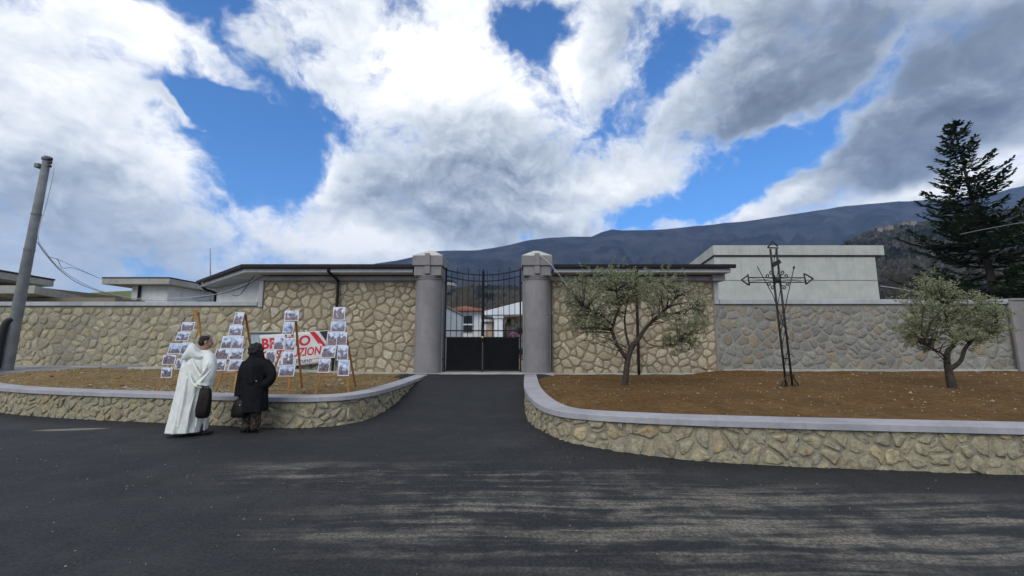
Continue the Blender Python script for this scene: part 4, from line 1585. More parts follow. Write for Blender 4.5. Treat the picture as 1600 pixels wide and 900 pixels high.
def on_slope(u, v, y):
    return PY(u, v, y)
bt = PY(735, 409, 62)
bare_tree((bt.x - .5, 62, .4), bt.z * .98, 2, 'round-headed leafless tree rising above the gate', .55, levels=6)
bt = PY(712, 430, 64)
bare_tree((bt.x, 64, .4), bt.z * .85, 4, 'lower leafless tree close to the left pillar through the gate', .5)
bt = PY(785, 423, 70)
bare_tree((bt.x, 70, .4), bt.z * .92, 6, 'slender leafless tree in the right half of the gate opening', .4)
bt = PY(760, 440, 66)
bare_tree((bt.x, 66, .4), bt.z * .9, 9, 'leafless tree behind the middle bar of the gate', .45)
bt = PY(806, 440, 75)
bare_tree((bt.x, 75, .4), bt.z * .9, 10, 'leafless tree close to the right pillar through the gate', .45)
lab = ['twiggy leafless tree just right of the pale green tomb', 'leafless tree between the green tomb and the tall fir', 'small leafless tree left of the tall fir',
       'leafless tree standing by the foot of the tall fir', 'leafless tree showing beyond the smaller olive crown']
for k, (u, v, y) in enumerate([(1392, 412, 38), (1412, 430, 45), (1440, 425, 50), (1462, 432, 42), (1425, 400, 64)]):
    bt = PY(u, v, y)
    bare_tree((bt.x, y, .4), bt.z * .98, 40 + k, lab[k], .5, 'bark_bare_dark', 5 if k else 6, 'leafless trees behind the right wall')

# woodland on the near slope: reads as one mass
def slope_wood():
    rg = random.Random(77)
    V, F, T = [], [], []
    hs = [o for o in bpy.data.objects if o.name.startswith('hillside')][0].data
    polys = [p for p in hs.polygons if p.center.y < 610 and p.area < 4000]
    wts = [p.area / max(60, p.center.length) ** 1.3 for p in polys]
    for p in rg.choices(polys, wts, k=15000):
        vv = [hs.vertices[i].co for i in p.vertices]
        a, b = rg.random(), rg.random()
        c = vv[0].lerp(vv[1], a).lerp(vv[3].lerp(vv[2], a), b)
        h = rg.uniform(3, 7.5)
        ever = mnoise.noise(c * .011) > .12
        tone = (rg.uniform(0, .3) if ever else rg.uniform(.5, 1))
        for k in range(5):
            d = (rvec(rg) * (.5 if not ever else .8) + Vector((0, 0, 1.0))).normalized()
            w = d.cross(rvec(rg)).normalized() * h * rg.uniform(.12, .3)
            b0 = len(V)
            o_ = c + rvec(rg) * .8
            V += [o_ - w * .3, o_ + w * .3, o_ + d * h * .7 + w, o_ + d * h, o_ + d * h * .75 - w]
            F.append((b0, b0 + 1, b0 + 2, b0 + 3, b0 + 4))
            T.append(min(1, max(0, tone + rg.uniform(-.1, .1))))
    o = leaf_object('woodland', V, F, T, 'wood_mass', None)
    tag(o, 'brown leafless and dark evergreen wood covering the near slope', 'woodland', kind='stuff')
leaf_mat('wood_mass', [(.014, .020, .011), (.026, .030, .017), (.055, .045, .035), (.085, .072, .056), (.12, .105, .085)], None, .1, .9)
slope_wood()
# hamlet on the spur
simple('house_far', (.26, .24, .21), (.21, .195, .17), .3, .9)
rg = random.Random(5)
hn = ['lowest pale house of the hamlet on the wooded spur', 'second pale house of the hamlet on the wooded spur', 'third pale house of the hamlet on the wooded spur', 'topmost pale house of the hamlet on the wooded spur']
for k, (u, v) in enumerate([(1372, 357), (1388, 354), (1412, 349), (1424, 347)]):
    c = PY(u, v + 2, 600)
    h = empty('far_house', c, hn[k], 'house', 'hamlet on the spur')
    w = rg.uniform(6, 9)
    MB().box(c.x - w / 2, c.x + w / 2, c.y - 4, c.y + 4, c.z - 8, c.z + 2.5).build('wall', 'house_far', h)
    MB().add([(c.x - w / 2 - .4, c.y - 4.4, c.z + 2.5), (c.x + w / 2 + .4, c.y - 4.4, c.z + 2.5), (c.x + w / 2 + .4, c.y + 4.4, c.z + 2.5), (c.x - w / 2 - .4, c.y + 4.4, c.z + 2.5), (c.x - w / 2, c.y, c.z + 4.2), (c.x + w / 2, c.y, c.z + 4.2)],
             [(0, 1, 5, 4), (2, 3, 4, 5), (1, 2, 5), (3, 0, 4), (3, 2, 1, 0)]).build('roof', 'tile_red', h)

# ------------------------------------------------------------------ utility pole and cables
pb, pt = PY(9, 580, 13.15), PY(74, 246, 13.15)
pole = empty('utility_pole', (pb.x, pb.y, .6), 'tall grey concrete utility pole leaning right at the left edge', 'pole')
ax = (pt - pb)
MB().tube([pb - ax * .05, pb, pb + ax * .5, pt], [.165, .162, .132, .10], 14).build('shaft', 'concrete_pole', pole, smooth=True)
for f in (.28, .55, .72):
    c = pb + ax * f
    r = .162 - .062 * f
    MB().tube([c - ax.normalized() * .025, c + ax.normalized() * .025], r + .012, 14).build('band', 'concrete_pole', pole)
c = pb + ax * .955
bx_ = MB().box(c.x - .22, c.x - .07, c.y - .16, c.y + .04, c.z - .09, c.z + .06)
bx_.build('junction_box', 'concrete_pole', pole, bevel=.02)
MB().tube([pt - ax.normalized() * .10, pt - ax.normalized() * .03], .135, 14).build('collar', 'concrete_pole', pole)
MB().tube([pt - ax.normalized() * .02, pt + ax.normalized() * .03], .09, 12).build('top_cap', 'concrete_pole', pole)
mb = MB()
for dz in (-.08, -.22, -.34):
    p = pt + Vector((.11, -.05, dz))
    mb.tube([p, p + Vector((.10, 0, .01))], .02, 6)
    mb.tube([p + Vector((.10, 0, -.03)), p + Vector((.10, 0, .05))], [.035, .025], 8)
mb.build('insulators', 'cable_black', pole, smooth=True)
# short dark guard pipe at the foot
gp0, gp1 = PY(1, 530, 12.9), PY(9, 505, 12.95)
mb = MB().tube(crom([gp0 + Vector((0, 0, -.9)), gp0, gp1, gp1 + Vector((.06, .1, .12))], 5), .085, 10)
mb.build('cable_guard', 'cable_black', pole, smooth=True)

def cable(pts, r, mat, label, group='cables running from the pole'):
    o = MB().tube(crom([PY(*p) for p in pts], 8), r, 5).build('cable', mat, None, smooth=True)
    return tag(o, label, 'cable', group)
cable([(84, 254, 13.1), (83, 272, 13.0), (72, 320, 12.95), (62, 352, 12.9), (60, 375, 12.9), (70, 392, 13.1), (92, 418, 14), (128, 442, 15.5), (170, 458, 17.0), (230, 467, 18), (330, 461, 16.5), (382, 444, 14.6), (410, 432, 14.2)], .011, 'cable_pale', 'long pale cable hanging from the pole top to the eaves corner')
cable([(58, 378, 12.9), (72, 398, 13.2), (96, 424, 14.2), (130, 446, 15.5), (185, 463, 17), (250, 470, 17.5), (330, 466, 16)], .013, 'cable_grey', 'lower grey cable sagging from mid pole to behind the wall')
cable([(76, 401, 13.2), (90, 406, 13.6), (98, 419, 14.2), (118, 420, 15), (158, 436, 23.6)], .010, 'cable_grey', 'short grey cable looping up to the white tomb roof')
cable([(88, 404, 13.5), (112, 415, 15), (160, 437, 23.6)], .008, 'cable_grey', 'thin straight grey wire reaching the white tomb roof')
cable([(300, 467, 15.5), (340, 460, 14.8), (376, 450, 14.5), (408, 433, 14.2)], .012, 'cable_black', 'black cable rising along the white side wall to the eaves', 'cables on the white side wall')
cable([(363, 461, 14.6), (372, 462, 14.5), (380, 455, 14.45), (390, 440, 14.4), (400, 428, 14.35)], .012, 'cable_black', 'black hooked cable end hanging beside the eaves corner', 'cables on the white side wall')
cable([(838, 398, 13.7), (848, 402, 13.45), (862, 415, 13.3), (878, 435, 13.3), (893, 455, 13.4), (906, 470, 13.7), (930, 492, 14.1)], .010, 'cable_pale', 'pale cable curving from the pillar top into the larger olive', 'loose cables right of the gate')
cable([(1376, 447, 20.5), (1410, 452, 22), (1440, 458, 24)], .02, 'cable_pale', 'pale wire running from the green tomb corner towards the fir', 'loose cables right of the gate')
cable([(1500, 366, 20), (1550, 356, 19), (1640, 340, 17)], .014, 'cable_grey', 'grey overhead wire crossing in front of the tall fir', 'loose cables right of the gate')

# ------------------------------------------------------------------ notice board and banner on the left lodge
nb = empty('notice_board', (-8.5, 14.2, .8), 'grey metal notice board with paper sheets left of the banner', 'notice board')
n0, n1 = PY(391, 520, 14.15), PY(432, 572, 14.15)
MB().box(n0.x, n1.x, 14.13, 14.24, n1.z, n0.z).build('case', 'board_grey', nb, bevel=.01)
MB().box(n0.x - .06, n1.x + .14, 14.06, 14.26, n0.z + .003, n0.z + .05).build('hood', 'concrete_pale', nb, bevel=.01)
for (a, b_, c_, d_) in ((.08, .36, .52, .93), (.40, .70, .60, .95), (.10, .40, .12, .46), (.5, .85, .1, .5)):
    w_, h_ = n1.x - n0.x, n0.z - n1.z
    MB().box(n0.x + w_ * a, n0.x + w_ * b_, 14.115, 14.128, n1.z + h_ * c_, n1.z + h_ * d_).build('paper_sheet', 'glass_pale', nb)

bn = empty('banner', (-7.4, 14.2, .9), 'white builder banner with red lettering BRUNO COSTRUZIONI hung behind the easels', 'banner')
B00, B10, B11, B01 = PY(411, 578, 14.16), PY(508, 566.5, 14.16), PY(516, 516, 14.16), PY(408, 524, 14.16)
# cloth: gently rippled sheet
mb = MB()
nxb, nzb = 28, 12
def bpt(s, t, off=0.0):
    a = B00.lerp(B10, s)
    b_ = B01.lerp(B11, s)
    p = a.lerp(b_, t)
    p.y = 14.06 + .012 * math.sin(s * 17 + t * 3) + .008 * math.sin(s * 7 - t * 5) - off
    return p
for k in range(nzb + 1):
    for i in range(nxb + 1):
        mb.v.append(tuple(bpt(i / nxb, k / nzb)))
for k in range(nzb):
    for i in range(nxb):
        a = k * (nxb + 1) + i
        mb.f.append((a, a + 1, a + nxb + 2, a + nxb + 1))
cl = mb.build('cloth', 'banner_white', bn, smooth=True)
md = cl.modifiers.new('solid', 'SOLIDIFY')
md.thickness = .003
md.offset = 1

def banner_poly(name, pts, mat, off=.006):
    """flat print subdivided enough to follow the cloth"""
    bm = bmesh.new()
    vs_ = [bm.verts.new((p[0], p[1], 0)) for p in pts]
    bm.faces.new(vs_)
    bmesh.ops.triangulate(bm, faces=bm.faces[:])
    bmesh.ops.subdivide_edges(bm, edges=bm.edges[:], cuts=3)
    me = bpy.data.meshes.new(name)
    bm.to_mesh(me)
    bm.free()
    for v in me.vertices:
        v.co = bpt(v.co.x, v.co.y, off)
    return link(name, me, mat, bn)

def banner_text(body, s0, s1, t0, t1, mat, bold, name):
    cu = bpy.data.curves.new('txt', 'FONT')
    cu.body = body
    cu.offset = bold
    cu.resolution_u = 3
    o = bpy.data.objects.new('txt', cu)
    COL.objects.link(o)
    bpy.context.view_layer.update()
    dg = bpy.context.evaluated_depsgraph_get()
    me = bpy.data.meshes.new_from_object(o.evaluated_get(dg))
    bpy.data.objects.remove(o)
    xs_ = [v.co.x for v in me.vertices]
    ys_ = [v.co.y for v in me.vertices]
    x0, x1, y0, y1 = min(xs_), max(xs_), min(ys_), max(ys_)
    # one mesh per letter: loose pieces that stand above each other belong to one letter
    par = list(range(len(me.vertices)))
    def find(i):
        while par[i] != i:
            par[i] = par[par[i]]
            i = par[i]
        return i
    for e in me.edges:
        par[find(e.vertices[0])] = find(e.vertices[1])
    isl = {}
    for p in me.polygons:
        isl.setdefault(find(p.vertices[0]), []).append(p)
    spans = []
    for ps in isl.values():
        xx = [me.vertices[i].co.x for p in ps for i in p.vertices]
        spans.append([min(xx), max(xx), list(ps)])
    spans.sort(key=lambda q: q[0])
    letters = []
    for sp_ in spans:
        if letters and min(letters[-1][1], sp_[1]) - max(letters[-1][0], sp_[0]) > .5 * min(sp_[1] - sp_[0], letters[-1][1] - letters[-1][0]):
            letters[-1][2] += sp_[2]
            letters[-1][1] = max(letters[-1][1], sp_[1])
        else:
            letters.append(sp_)
    for (xa, xb, ps) in letters:
        mb = MB()
        ids = {}
        for p in ps:
            for i in p.vertices:
                if i not in ids:
                    ids[i] = len(mb.v)
                    c = me.vertices[i].co
                    mb.v.append(tuple(bpt(s0 + (s1 - s0) * (c.x - x0) / (x1 - x0), t0 + (t1 - t0) * (c.y - y0) / (y1 - y0), .006)))
            mb.f.append(tuple(ids[i] for i in p.vertices))
        mb.build(name, mat, bn)
banner_text('BRUNO', .03, .745, .58, .90, 'print_red', .035, 'letter')
banner_text('COSTRUZIONI', .03, .965, .27, .53, 'print_red', .03, 'letter')
banner_text('di Lauro Bruno', .19, .80, .075, .20, 'print_black', .012, 'letter')
banner_poly('stripe', [(.73, .985), (.80, .985), (.875, .80), (.93, .72), (.985, .50), (.985, .66), (.95, .80), (.89, .88), (.85, .985)][:0] or [(.72, .985), (.80, .985), (.985, .56), (.985, .33)], 'print_red')
banner_poly('stripe', [(.86, .985), (.985, .985), (.985, .66)], 'print_black')
banner_poly('rule', [(.80, .145), (.99, .145), (.99, .162), (.80, .162)], 'print_red')

# ------------------------------------------------------------------ easels with photo prints
m, g, bs = new_mat('photo_picture')
tc = g.new('ShaderNodeTexCoord').outputs['Generated']
oi = g.new('ShaderNodeObjectInfo')
off = g.vmath('SCALE', (13.1, 7.7, 3.3), g.mul(oi.outputs['Random'], 9.0))
sp_ = g.new('ShaderNodeSeparateXYZ')
g.put(sp_.inputs[0], tc)
pz = sp_.outputs[2]
crowd = g.noise(g.vmath('ADD', g.mapping(tc, (4.2, 1, 3.2)), off), 1.5, 5, .72)
mass = g.noise(g.vmath('ADD', g.mapping(tc, (2.2, 1, 1.8)), g.vmath('SCALE', off, 1.7)), 1.3, 3, .5)
r2 = g.math('FRACT', g.mul(oi.outputs['Random'], 17.3))
hline = g.math('MULTIPLY_ADD', r2, .45, .35)
isup = g.smooth(g.math('MULTIPLY_ADD', g.sub(mass, .5), 2.4, g.sub(pz, hline)), -.06, .10)
upper = g.ramp(g.math('MULTIPLY_ADD', mass, .8, g.mul(pz, .25)), [(.25, (.05, .05, .07)), (.42, (.20, .18, .20)), (.54, (.26, .36, .55)), (.68, (.62, .66, .74))])
lower = g.ramp(crowd, [(.32, (.010, .010, .014)), (.44, (.06, .045, .065)), (.53, (.17, .13, .16)), (.60, (.26, .11, .09)), (.68, (.10, .12, .07)), (.74, (.55, .52, .54))])
g.put(bs.inputs['Base Color'], g.mix(isup, lower, upper))
bs.inputs['Roughness'].default_value = .35

def easel(feet, apex, back, bar_v, prints, label):
    """feet, apex, back as surveyed pixels; prints = (u0, v0, u1, v1, tilt)"""
    def on(f):
        p = PZ(f[0], f[1], .52)
        p.z = soil_l(p.x, p.y) - .02
        return p
    f1, f2 = on(feet[0]), on(feet[1])
    fb = on(back)
    ym = (f1.y + f2.y) / 2
    for f in (f1, f2):
        f.x *= ym / f.y
        f.y = ym
        f.z = soil_l(f.x, f.y) - .02
    ya = ym + .30
    top = PY(apex[0], apex[1], ya)
    root = empty('easel', ((f1.x + f2.x) / 2, ym, .55), label, 'easel', 'wooden easels with photo prints')
    def front_y(z):                     # depth of the leaning front plane at a height
        t = (z - f1.z) / (top.z - f1.z)
        return ym + (ya - ym) * t
    for f in (f1, f2):
        MB().bar(f, top + (f - top).normalized() * .02, .045, .028).build('leg', 'wood_pine', root, bevel=.004)
    MB().bar(fb, top + Vector((0, .05, -.02)), .042, .028).build('leg', 'wood_pine', root, bevel=.004)
    def plane(u, v):                    # a survey pixel on the leaning plane
        y = ym + .1
        for _ in range(6):
            p = PY(u, v, y)
            y = front_y(p.z)
        return PY(u, v, y)
    a, b_ = plane(*bar_v[0]), plane(*bar_v[1])
    for q in (a, b_): q.y -= .005
    MB().bar(a, b_, .022, .045, up=Vector((0, 1, 0))).build('crossbar', 'wood_pine', root, bevel=.003)
    MB().bar(top + Vector((0, -.035, -.09)), top + Vector((0, -.035, .02)), .09, .02).build('head_block', 'wood_pine', root)
    # a cord down the middle carries the prints
    cm = (f1 + f2) / 2
    MB().tube([top + Vector((0, -.03, -.05)), plane((bar_v[0][0] + bar_v[1][0]) / 2, bar_v[0][1])], .004, 5).build('cord', 'cable_pale', root)
    for i, (u0, v0, u1, v1, sh) in enumerate(prints):
        um, vm = (u0 + u1) / 2, (v0 + v1) / 2
        u0, u1, v0, v1 = um + (u0 - um) * 1.10, um + (u1 - um) * 1.10, vm + (v0 - vm) * 1.10, vm + (v1 - vm) * 1.10
        sh *= 1.3
        c = [plane(u0 - sh, v1), plane(u1 - sh, v1), plane(u1 + sh * .2, v0), plane(u0 + sh * .2, v0)]
        c = [p + Vector((0, -.045 - .004 * (i % 3), 0)) for p in c]
        nrm = (c[1] - c[0]).cross(c[3] - c[0]).normalized()
        if nrm.y > 0: nrm = -nrm
        bk = [p - nrm * .004 for p in c]
        o = MB().add(c + bk, [(0, 1, 2, 3), (7, 6, 5, 4), (0, 4, 5, 1), (1, 5, 6, 2), (2, 6, 7, 3), (3, 7, 4, 0)]).build('photo_print', 'paper_white', root)
        ce = sum(c, Vector()) / 4
        d = [ce + (p - ce) * .88 + nrm * .0015 for p in c]
        MB().add(d, [(0, 1, 2, 3)]).build('picture', 'photo_picture', o)
    return root

easel([(243, 612), (331, 614)], (307, 486), (322, 600), [(262, 588), (322, 588)],
      [(288, 504, 306, 517, 2), (281, 519, 299, 532, 3), (269, 537, 287, 552, 3), (287, 536, 302, 553, 4), (259, 555, 277, 569, 2), (280, 561, 295, 576, 3), (256, 575, 271, 589, 1)],
      'leftmost pine easel of photo prints, behind the white robed person')
easel([(333, 616), (366, 615)], (381, 488), (402, 604), [(334, 582), (370, 582)],
      [(370, 489, 383, 507, 3), (362, 509, 381, 524, 2), (351, 526, 366, 544, 3), (366, 526, 382, 544, 2), (341, 546, 361, 561, 3), (363, 546, 382, 561, 2), (336, 563, 355, 578, 2), (362, 563, 381, 578, 2)],
      'second easel from the left, its prints between the two people')
easel([(414, 617), (451, 618)], (459, 487), (472, 606), [(424, 590), (456, 590)],
      [(448, 486, 468, 501, 1), (446, 504, 461, 522, 2), (432, 527, 447, 546, 2), (448, 529, 463, 547, 1), (419, 549, 433, 568, 2), (445, 550, 461, 570, 1), (440, 571, 462, 587, 2)],
      'third easel from the left, standing in front of the lettered banner')
easel([(492, 618), (546, 614)], (533, 484), (556, 604), [(499, 586), (543, 586)],
      [(523, 481, 540, 500, 1), (520, 503, 541, 518, 1), (514, 520, 528, 540, 1), (528, 520, 543, 539, 1), (506, 542, 526, 558, 2), (530, 541, 545, 562, 1), (501, 561, 517, 581, 2), (531, 564, 547, 586, 1)],
      'rightmost photo easel, standing against the dark downpipe')

# ------------------------------------------------------------------ wrought iron cross
cb = PZ(1234, 606, .54)
YC = cb.y
def qc(u, v, dy=0): return PY(u, v, YC + dy)
cr = empty('iron_cross', cb, 'tall black wrought iron cross leaning in the bed between the olive trees', 'cross')
b0, b1_ = qc(1229, 608), qc(1239, 608)
t0, t1 = qc(1203.5, 389), qc(1213, 389)
for dy in (0,):
    for a, b_ in ((b0, t0), (b1_, t1)):
        MB().tube([a + Vector((0, dy, -.05)), b_ + Vector((0, dy * .6, 0))], .023, 6).build('upright', 'iron_black', cr, smooth=True)
# lattice between the uprights
mb = MB()
nseg = 7
for k in range(nseg):
    a = b0.lerp(t0, k / nseg)
    b_ = b1_.lerp(t1, (k + 1) / nseg)
    a2, b2_ = b1_.lerp(t1, k / nseg), b0.lerp(t0, (k + 1) / nseg)
    mb.tube([a, b_], .008, 5)
mb.build('lattice', 'iron_black', cr)
for (za) in ((433.5, 434), (441.5, 441)):
    MB().tube([qc(1170, za[0], -.03), qc(1258, za[1], -.03)], .013, 6).build('arm', 'iron_black', cr, smooth=True)
mb = MB()
for (ua, va, ub, vb) in ((1171, 434, 1212, 441), (1171, 441, 1212, 434), (1216, 434, 1257, 441), (1216, 441, 1257, 434)):
    mb.tube([qc(ua, va, -.03), qc(ub, vb, -.03)], .005, 4)
mb.build('lattice', 'iron_black', cr)
# arrow ends
def arrow(pts, nm='finial'):
    mb = MB()
    for a, b_ in pts:
        mb.tube([qc(*a, -.03), qc(*b_, -.03)], .017, 6)
    mb.build(nm, 'iron_black', cr, smooth=True)
arrow([((1168.5, 428.5), (1171, 446)), ((1169, 430), (1158.5, 437.5)), ((1158.5, 437.5), (1170, 445.5))])
arrow([((1256, 427), (1259.5, 444.5)), ((1258, 428), (1270.5, 435.5)), ((1270.5, 435.5), (1260, 443.5))])
arrow([((1199, 387), (1216, 387.5)), ((1200, 386), (1207, 377)), ((1207, 377), (1215, 385))])
# scrolls in the four angles
def scroll(c, r, a0, turns, sgn, rr=.008):
    pts = []
    for k in range(17):
        t = k / 16
        a = a0 + sgn * turns * 2 * math.pi * t
        q = r * (1 - .72 * t)
        pts.append((c[0] + q * math.cos(a), c[1] - q * math.sin(a)))
    return pts
mb = MB()
for (sx_, sy_) in ((-1, -1), (1, -1), (-1, 1), (1, 1)):
    cx_, cy_ = 1215, 437.5
    # sy -1 above the arm
    for (ex, ey) in ((14, 6.5), (8.5, 12)):
        e = (cx_ + sx_ * ex - (sy_ * -1.2), cy_ + sy_ * ey)
        stem = [(cx_ + sx_ * 4, cy_ + sy_ * 4.5), (cx_ + sx_ * (ex * .62), cy_ + sy_ * (ey * .62 + (-.6 if ex > ey else .2)))]
        a0 = math.atan2(-sy_ * -.8, -sx_ * .5)
        sc_ = scroll(e, 3.3, a0, 1.05, sx_ * -sy_)
        P_ = [qc(p[0], p[1], -.05) for p in stem + sc_]
        mb.tube(P_, .0125, 5)
mb.build('scrollwork', 'iron_black', cr, smooth=True)
MB().tube([qc(1215, 437.5, -.10), qc(1215, 437.5, .05)], .075, 12).build('boss', 'iron_black', cr, smooth=True)
mb = MB()
rg = random.Random(12)
for k in range(10):
    a = k * .628
    mb.tube([qc(1215, 437.5, -.1), qc(1215 + 5.5 * math.cos(a), 437.5 + 5.5 * math.sin(a), -.08)], [.02, .008], 5)
mb.build('rays', 'iron_black', cr)
sg_ = MB()
s0, s1 = qc(1207, 414.5, -.08), qc(1219, 408, -.08)
sg_.bar(s0, s1, .03, .10, up=Vector((0, 0, 1)))
sg_.build('title_plate', 'iron_black', cr)
MB().tube([qc(1183, 416, -.05), qc(1208, 462, -.04), qc(1233, 531, -.02)], .009, 6).build('lance', 'iron_black', cr)
MB().tube([qc(1240.5, 418, -.05), qc(1229, 470, -.04), qc(1220, 520, -.02)], .009, 6).build('lance', 'iron_black', cr)
MB().tube([qc(1240.9, 416.4, -.05), qc(1240.2, 419.6, -.05)], .022, 8).build('sponge', 'iron_black', cr, smooth=True)
mb = MB()
for (a, b_) in (((1218, 505), (1234, 515)), ((1234, 500), (1218, 516)), ((1222, 500), (1229, 519))):
    mb.tube([qc(*a, -.08), qc(*b_, -.08)], .007, 5)
mb.build('tied_rods', 'iron_black', cr)
for z0 in (560,):
    MB().tube([qc(1225, 560, -.06), qc(1233, 560, -.06)], .02, 6).build('collar', 'iron_black', cr)
# scroll feet
for s in (-1, 1):
    P_ = [(1234 + s * 2, 586), (1234 + s * 6.5, 585.5), (1234 + s * 6, 589), (1234 + s * 9, 595), (1234 + s * 13, 601), (1234 + s * 13, 606), (1234 + s * 8, 607.5), (1234 + s * 5, 604), (1234 + s * 8, 601.5), (1234 + s * 9.5, 604)]
    MB().tube(crom([qc(p[0], p[1], -.05) for p in P_], 4), .016, 6).build('scroll_foot', 'iron_black', cr, smooth=True)

# ------------------------------------------------------------------ people
def cloth_mat(name, c1, c2, rough=.9, bscale=220, sheen=.2):
    m, g, bs = new_mat(name)
    pos = g.new('ShaderNodeNewGeometry').outputs['Position']
    f = g.smooth(g.noise(pos, 9, 5, .6), .35, .65)
    g.put(bs.inputs['Base Color'], g.mix(f, c1, c2))
    bs.inputs['Roughness'].default_value = rough
    bs.inputs['Specular IOR Level'].default_value = .15
    bs.inputs['Sheen Weight'].default_value = sheen
    b = g.new('ShaderNodeBump')
    b.inputs['Strength'].default_value = .4
    b.inputs['Distance'].default_value = .02
    g.put(b.inputs['Height'], g.math('MULTIPLY_ADD', g.noise(pos, 14, 4, .6), 1.0, g.mul(g.noise(pos, bscale, 2, .5), .1)))
    g.l.new(b.outputs[0], bs.inputs['Normal'])
cloth_mat('wool_white', (.80, .80, .73), (.70, .70, .64))
cloth_mat('coat_black', (.007, .007, .008), (.013, .013, .014), sheen=.0)
cloth_mat('trouser_brown', (.055, .045, .04), (.10, .085, .07))
cloth_mat('leather_black', (.010, .010, .011), (.016, .015, .015), .5, sheen=0)
cloth_mat('leather_brown', (.009, .008, .008), (.024, .016, .013), .55, sheen=0)
simple('skin', (.42, .24, .17), (.36, .19, .13), 12, .55)
simple('hair_dark', (.012, .010, .009), (.028, .022, .020), 60, .6, .8, 160)
simple('hair_grey', (.16, .15, .145), (.24, .23, .22), 60, .6, .8, 160)
m, g, bs = new_mat('print_trouser')
pos = g.new('ShaderNodeNewGeometry').outputs['Position']
f = g.smooth(g.noise(pos, 26, 3, .6), .50, .58)
g.put(bs.inputs['Base Color'], g.mix(f, (.014, .011, .010), (.11, .06, .035)))
bs.inputs['Roughness'].default_value = .9

def ring(cx, cy, z, rx, ry, n=36, fold=0.0, nf=9, ph=0.0, sq=1.0):
    out = []
    for k in range(n):
        a = 2 * math.pi * k / n
        w = 1 + fold * (math.sin(nf * a + ph) * .6 + math.sin((nf * 2 - 3) * a + ph * 1.7) * .4)
        c, s = math.cos(a), math.sin(a)
        out.append((cx + rx * w * math.copysign(abs(c) ** sq, c), cy + ry * w * math.copysign(abs(s) ** sq, s), z))
    return out

def tapered(mb, pts, radii, n=12, flat=1.0):
    mb.tube(crom(pts, 5), [radii[min(int(i / 5), len(radii) - 2)] + (radii[min(int(i / 5) + 1, len(radii) - 1)] - radii[min(int(i / 5), len(radii) - 2)]) * ((i % 5) / 5) if i < 5 * (len(radii) - 1) else radii[-1]
                              for i in range(5 * (len(pts) - 1) + 1)], n)

def ellipsoid(mb, c, r, rot=None, nu=16, nv=10):
    c = Vector(c)
    rings = []
    for j in range(1, nv):
        th = math.pi * j / nv
        rr = []
        for i in range(nu):
            a = 2 * math.pi * i / nu
            v = Vector((r[0] * math.sin(th) * math.cos(a), r[1] * math.sin(th) * math.sin(a), -r[2] * math.cos(th)))
            if rot: v = rot @ v
            rr.append(c + v)
        rings.append(rr)
    mb.loft(rings)

def hand(mb, wrist, dirn, side, curl, s=1.0):
    """palm with four unequal bent fingers and a thumb leaving its side; dirn points to the fingers"""
    w, d = Vector(wrist), Vector(dirn).normalized()
    sd_ = (Vector(side) - d * Vector(side).dot(d)).normalized()
    nm = d.cross(sd_)
    for k in range(4):
        o_ = (k - 1.5) * .019 * s
        mb.tube([w + sd_ * o_ * .55, w + d * .045 * s + sd_ * o_, w + d * .088 * s + sd_ * o_], [.017 * s, .015 * s, .0125 * s], 8)
    for k, ln in enumerate((.068, .078, .074, .058)):
        o_ = (k - 1.5) * .0195 * s
        p = w + d * .086 * s + sd_ * o_
        q = [p]
        a = 0
        for j in range(3):
            a += curl * (.55, .8, .6)[j]
            dd = d * math.cos(a) + nm * math.sin(a)
            q.append(q[-1] + dd * ln * s * (.45, .32, .23)[j])
        mb.tube(q, [.0098 * s, .0092 * s, .0085 * s, .0065 * s], 8)
    p = w + d * .025 * s - sd_ * .028 * s
    mb.tube([p, p + (d * .6 - sd_ * .7).normalized() * .035 * s, p + (d * .6 - sd_ * .7).normalized() * .035 * s + (d * .9 + nm * .5).normalized() * .03 * s,
             p + (d * .6 - sd_ * .7).normalized() * .035 * s + (d * .9 + nm * .5).normalized() * .052 * s], [.014 * s, .0115 * s, .010 * s, .007 * s], 8)

def head(mb, c, face, s=1.0, tilt=0.0):
    """skull, jaw, brow, nose, lips and ears; face = direction looked at"""
    f = Vector(face).normalized()
    r = Vector((f.y, -f.x, 0)).normalized()           # to the person's right
    u = r.cross(f)
    M = Matrix((r, f, u)).transposed()
    def L_(x, y, z): return Vector(c) + M @ Vector((x, y, z)) * s
    ellipsoid(mb, L_(0, -.012, .035), (.074 * s, .092 * s, .088 * s), M)
    ellipsoid(mb, L_(0, .022, -.035), (.058 * s, .066 * s, .082 * s), M)
    ellipsoid(mb, L_(0, .062, -.088), (.026 * s, .022 * s, .022 * s), M)
    mb.tube([L_(0, .082, .022), L_(0, .098, -.004), L_(0, .110, -.026), L_(0, .092, -.036)], [.008 * s, .010 * s, .015 * s, .010 * s], 8)
    for q in (-1, 1):
        ellipsoid(mb, L_(q * .030, .074, .024), (.022 * s, .012 * s, .009 * s), M, 10, 6)
        ellipsoid(mb, L_(q * .033, .070, .002), (.014 * s, .012 * s, .010 * s), M, 10, 6)
        ellipsoid(mb, L_(q * .076, -.006, -.006), (.010 * s, .022 * s, .034 * s), M, 10, 6)
        ellipsoid(mb, L_(q * .042, .058, -.028), (.020 * s, .018 * s, .020 * s), M, 10, 6)
    ellipsoid(mb, L_(0, .084, -.058), (.024 * s, .009 * s, .006 * s), M, 10, 6)
    ellipsoid(mb, L_(0, .082, -.068), (.021 * s, .010 * s, .007 * s), M, 10, 6)
    return M, L_

def remesh(o, vox, smooth=6):
    r = o.modifiers.new('skin', 'REMESH')
    r.mode = 'VOXEL'
    r.voxel_size = vox
    r.use_smooth_shade = True
    sm = o.modifiers.new('smooth', 'SMOOTH')
    sm.iterations = smooth
    sm.factor = .5
    return o

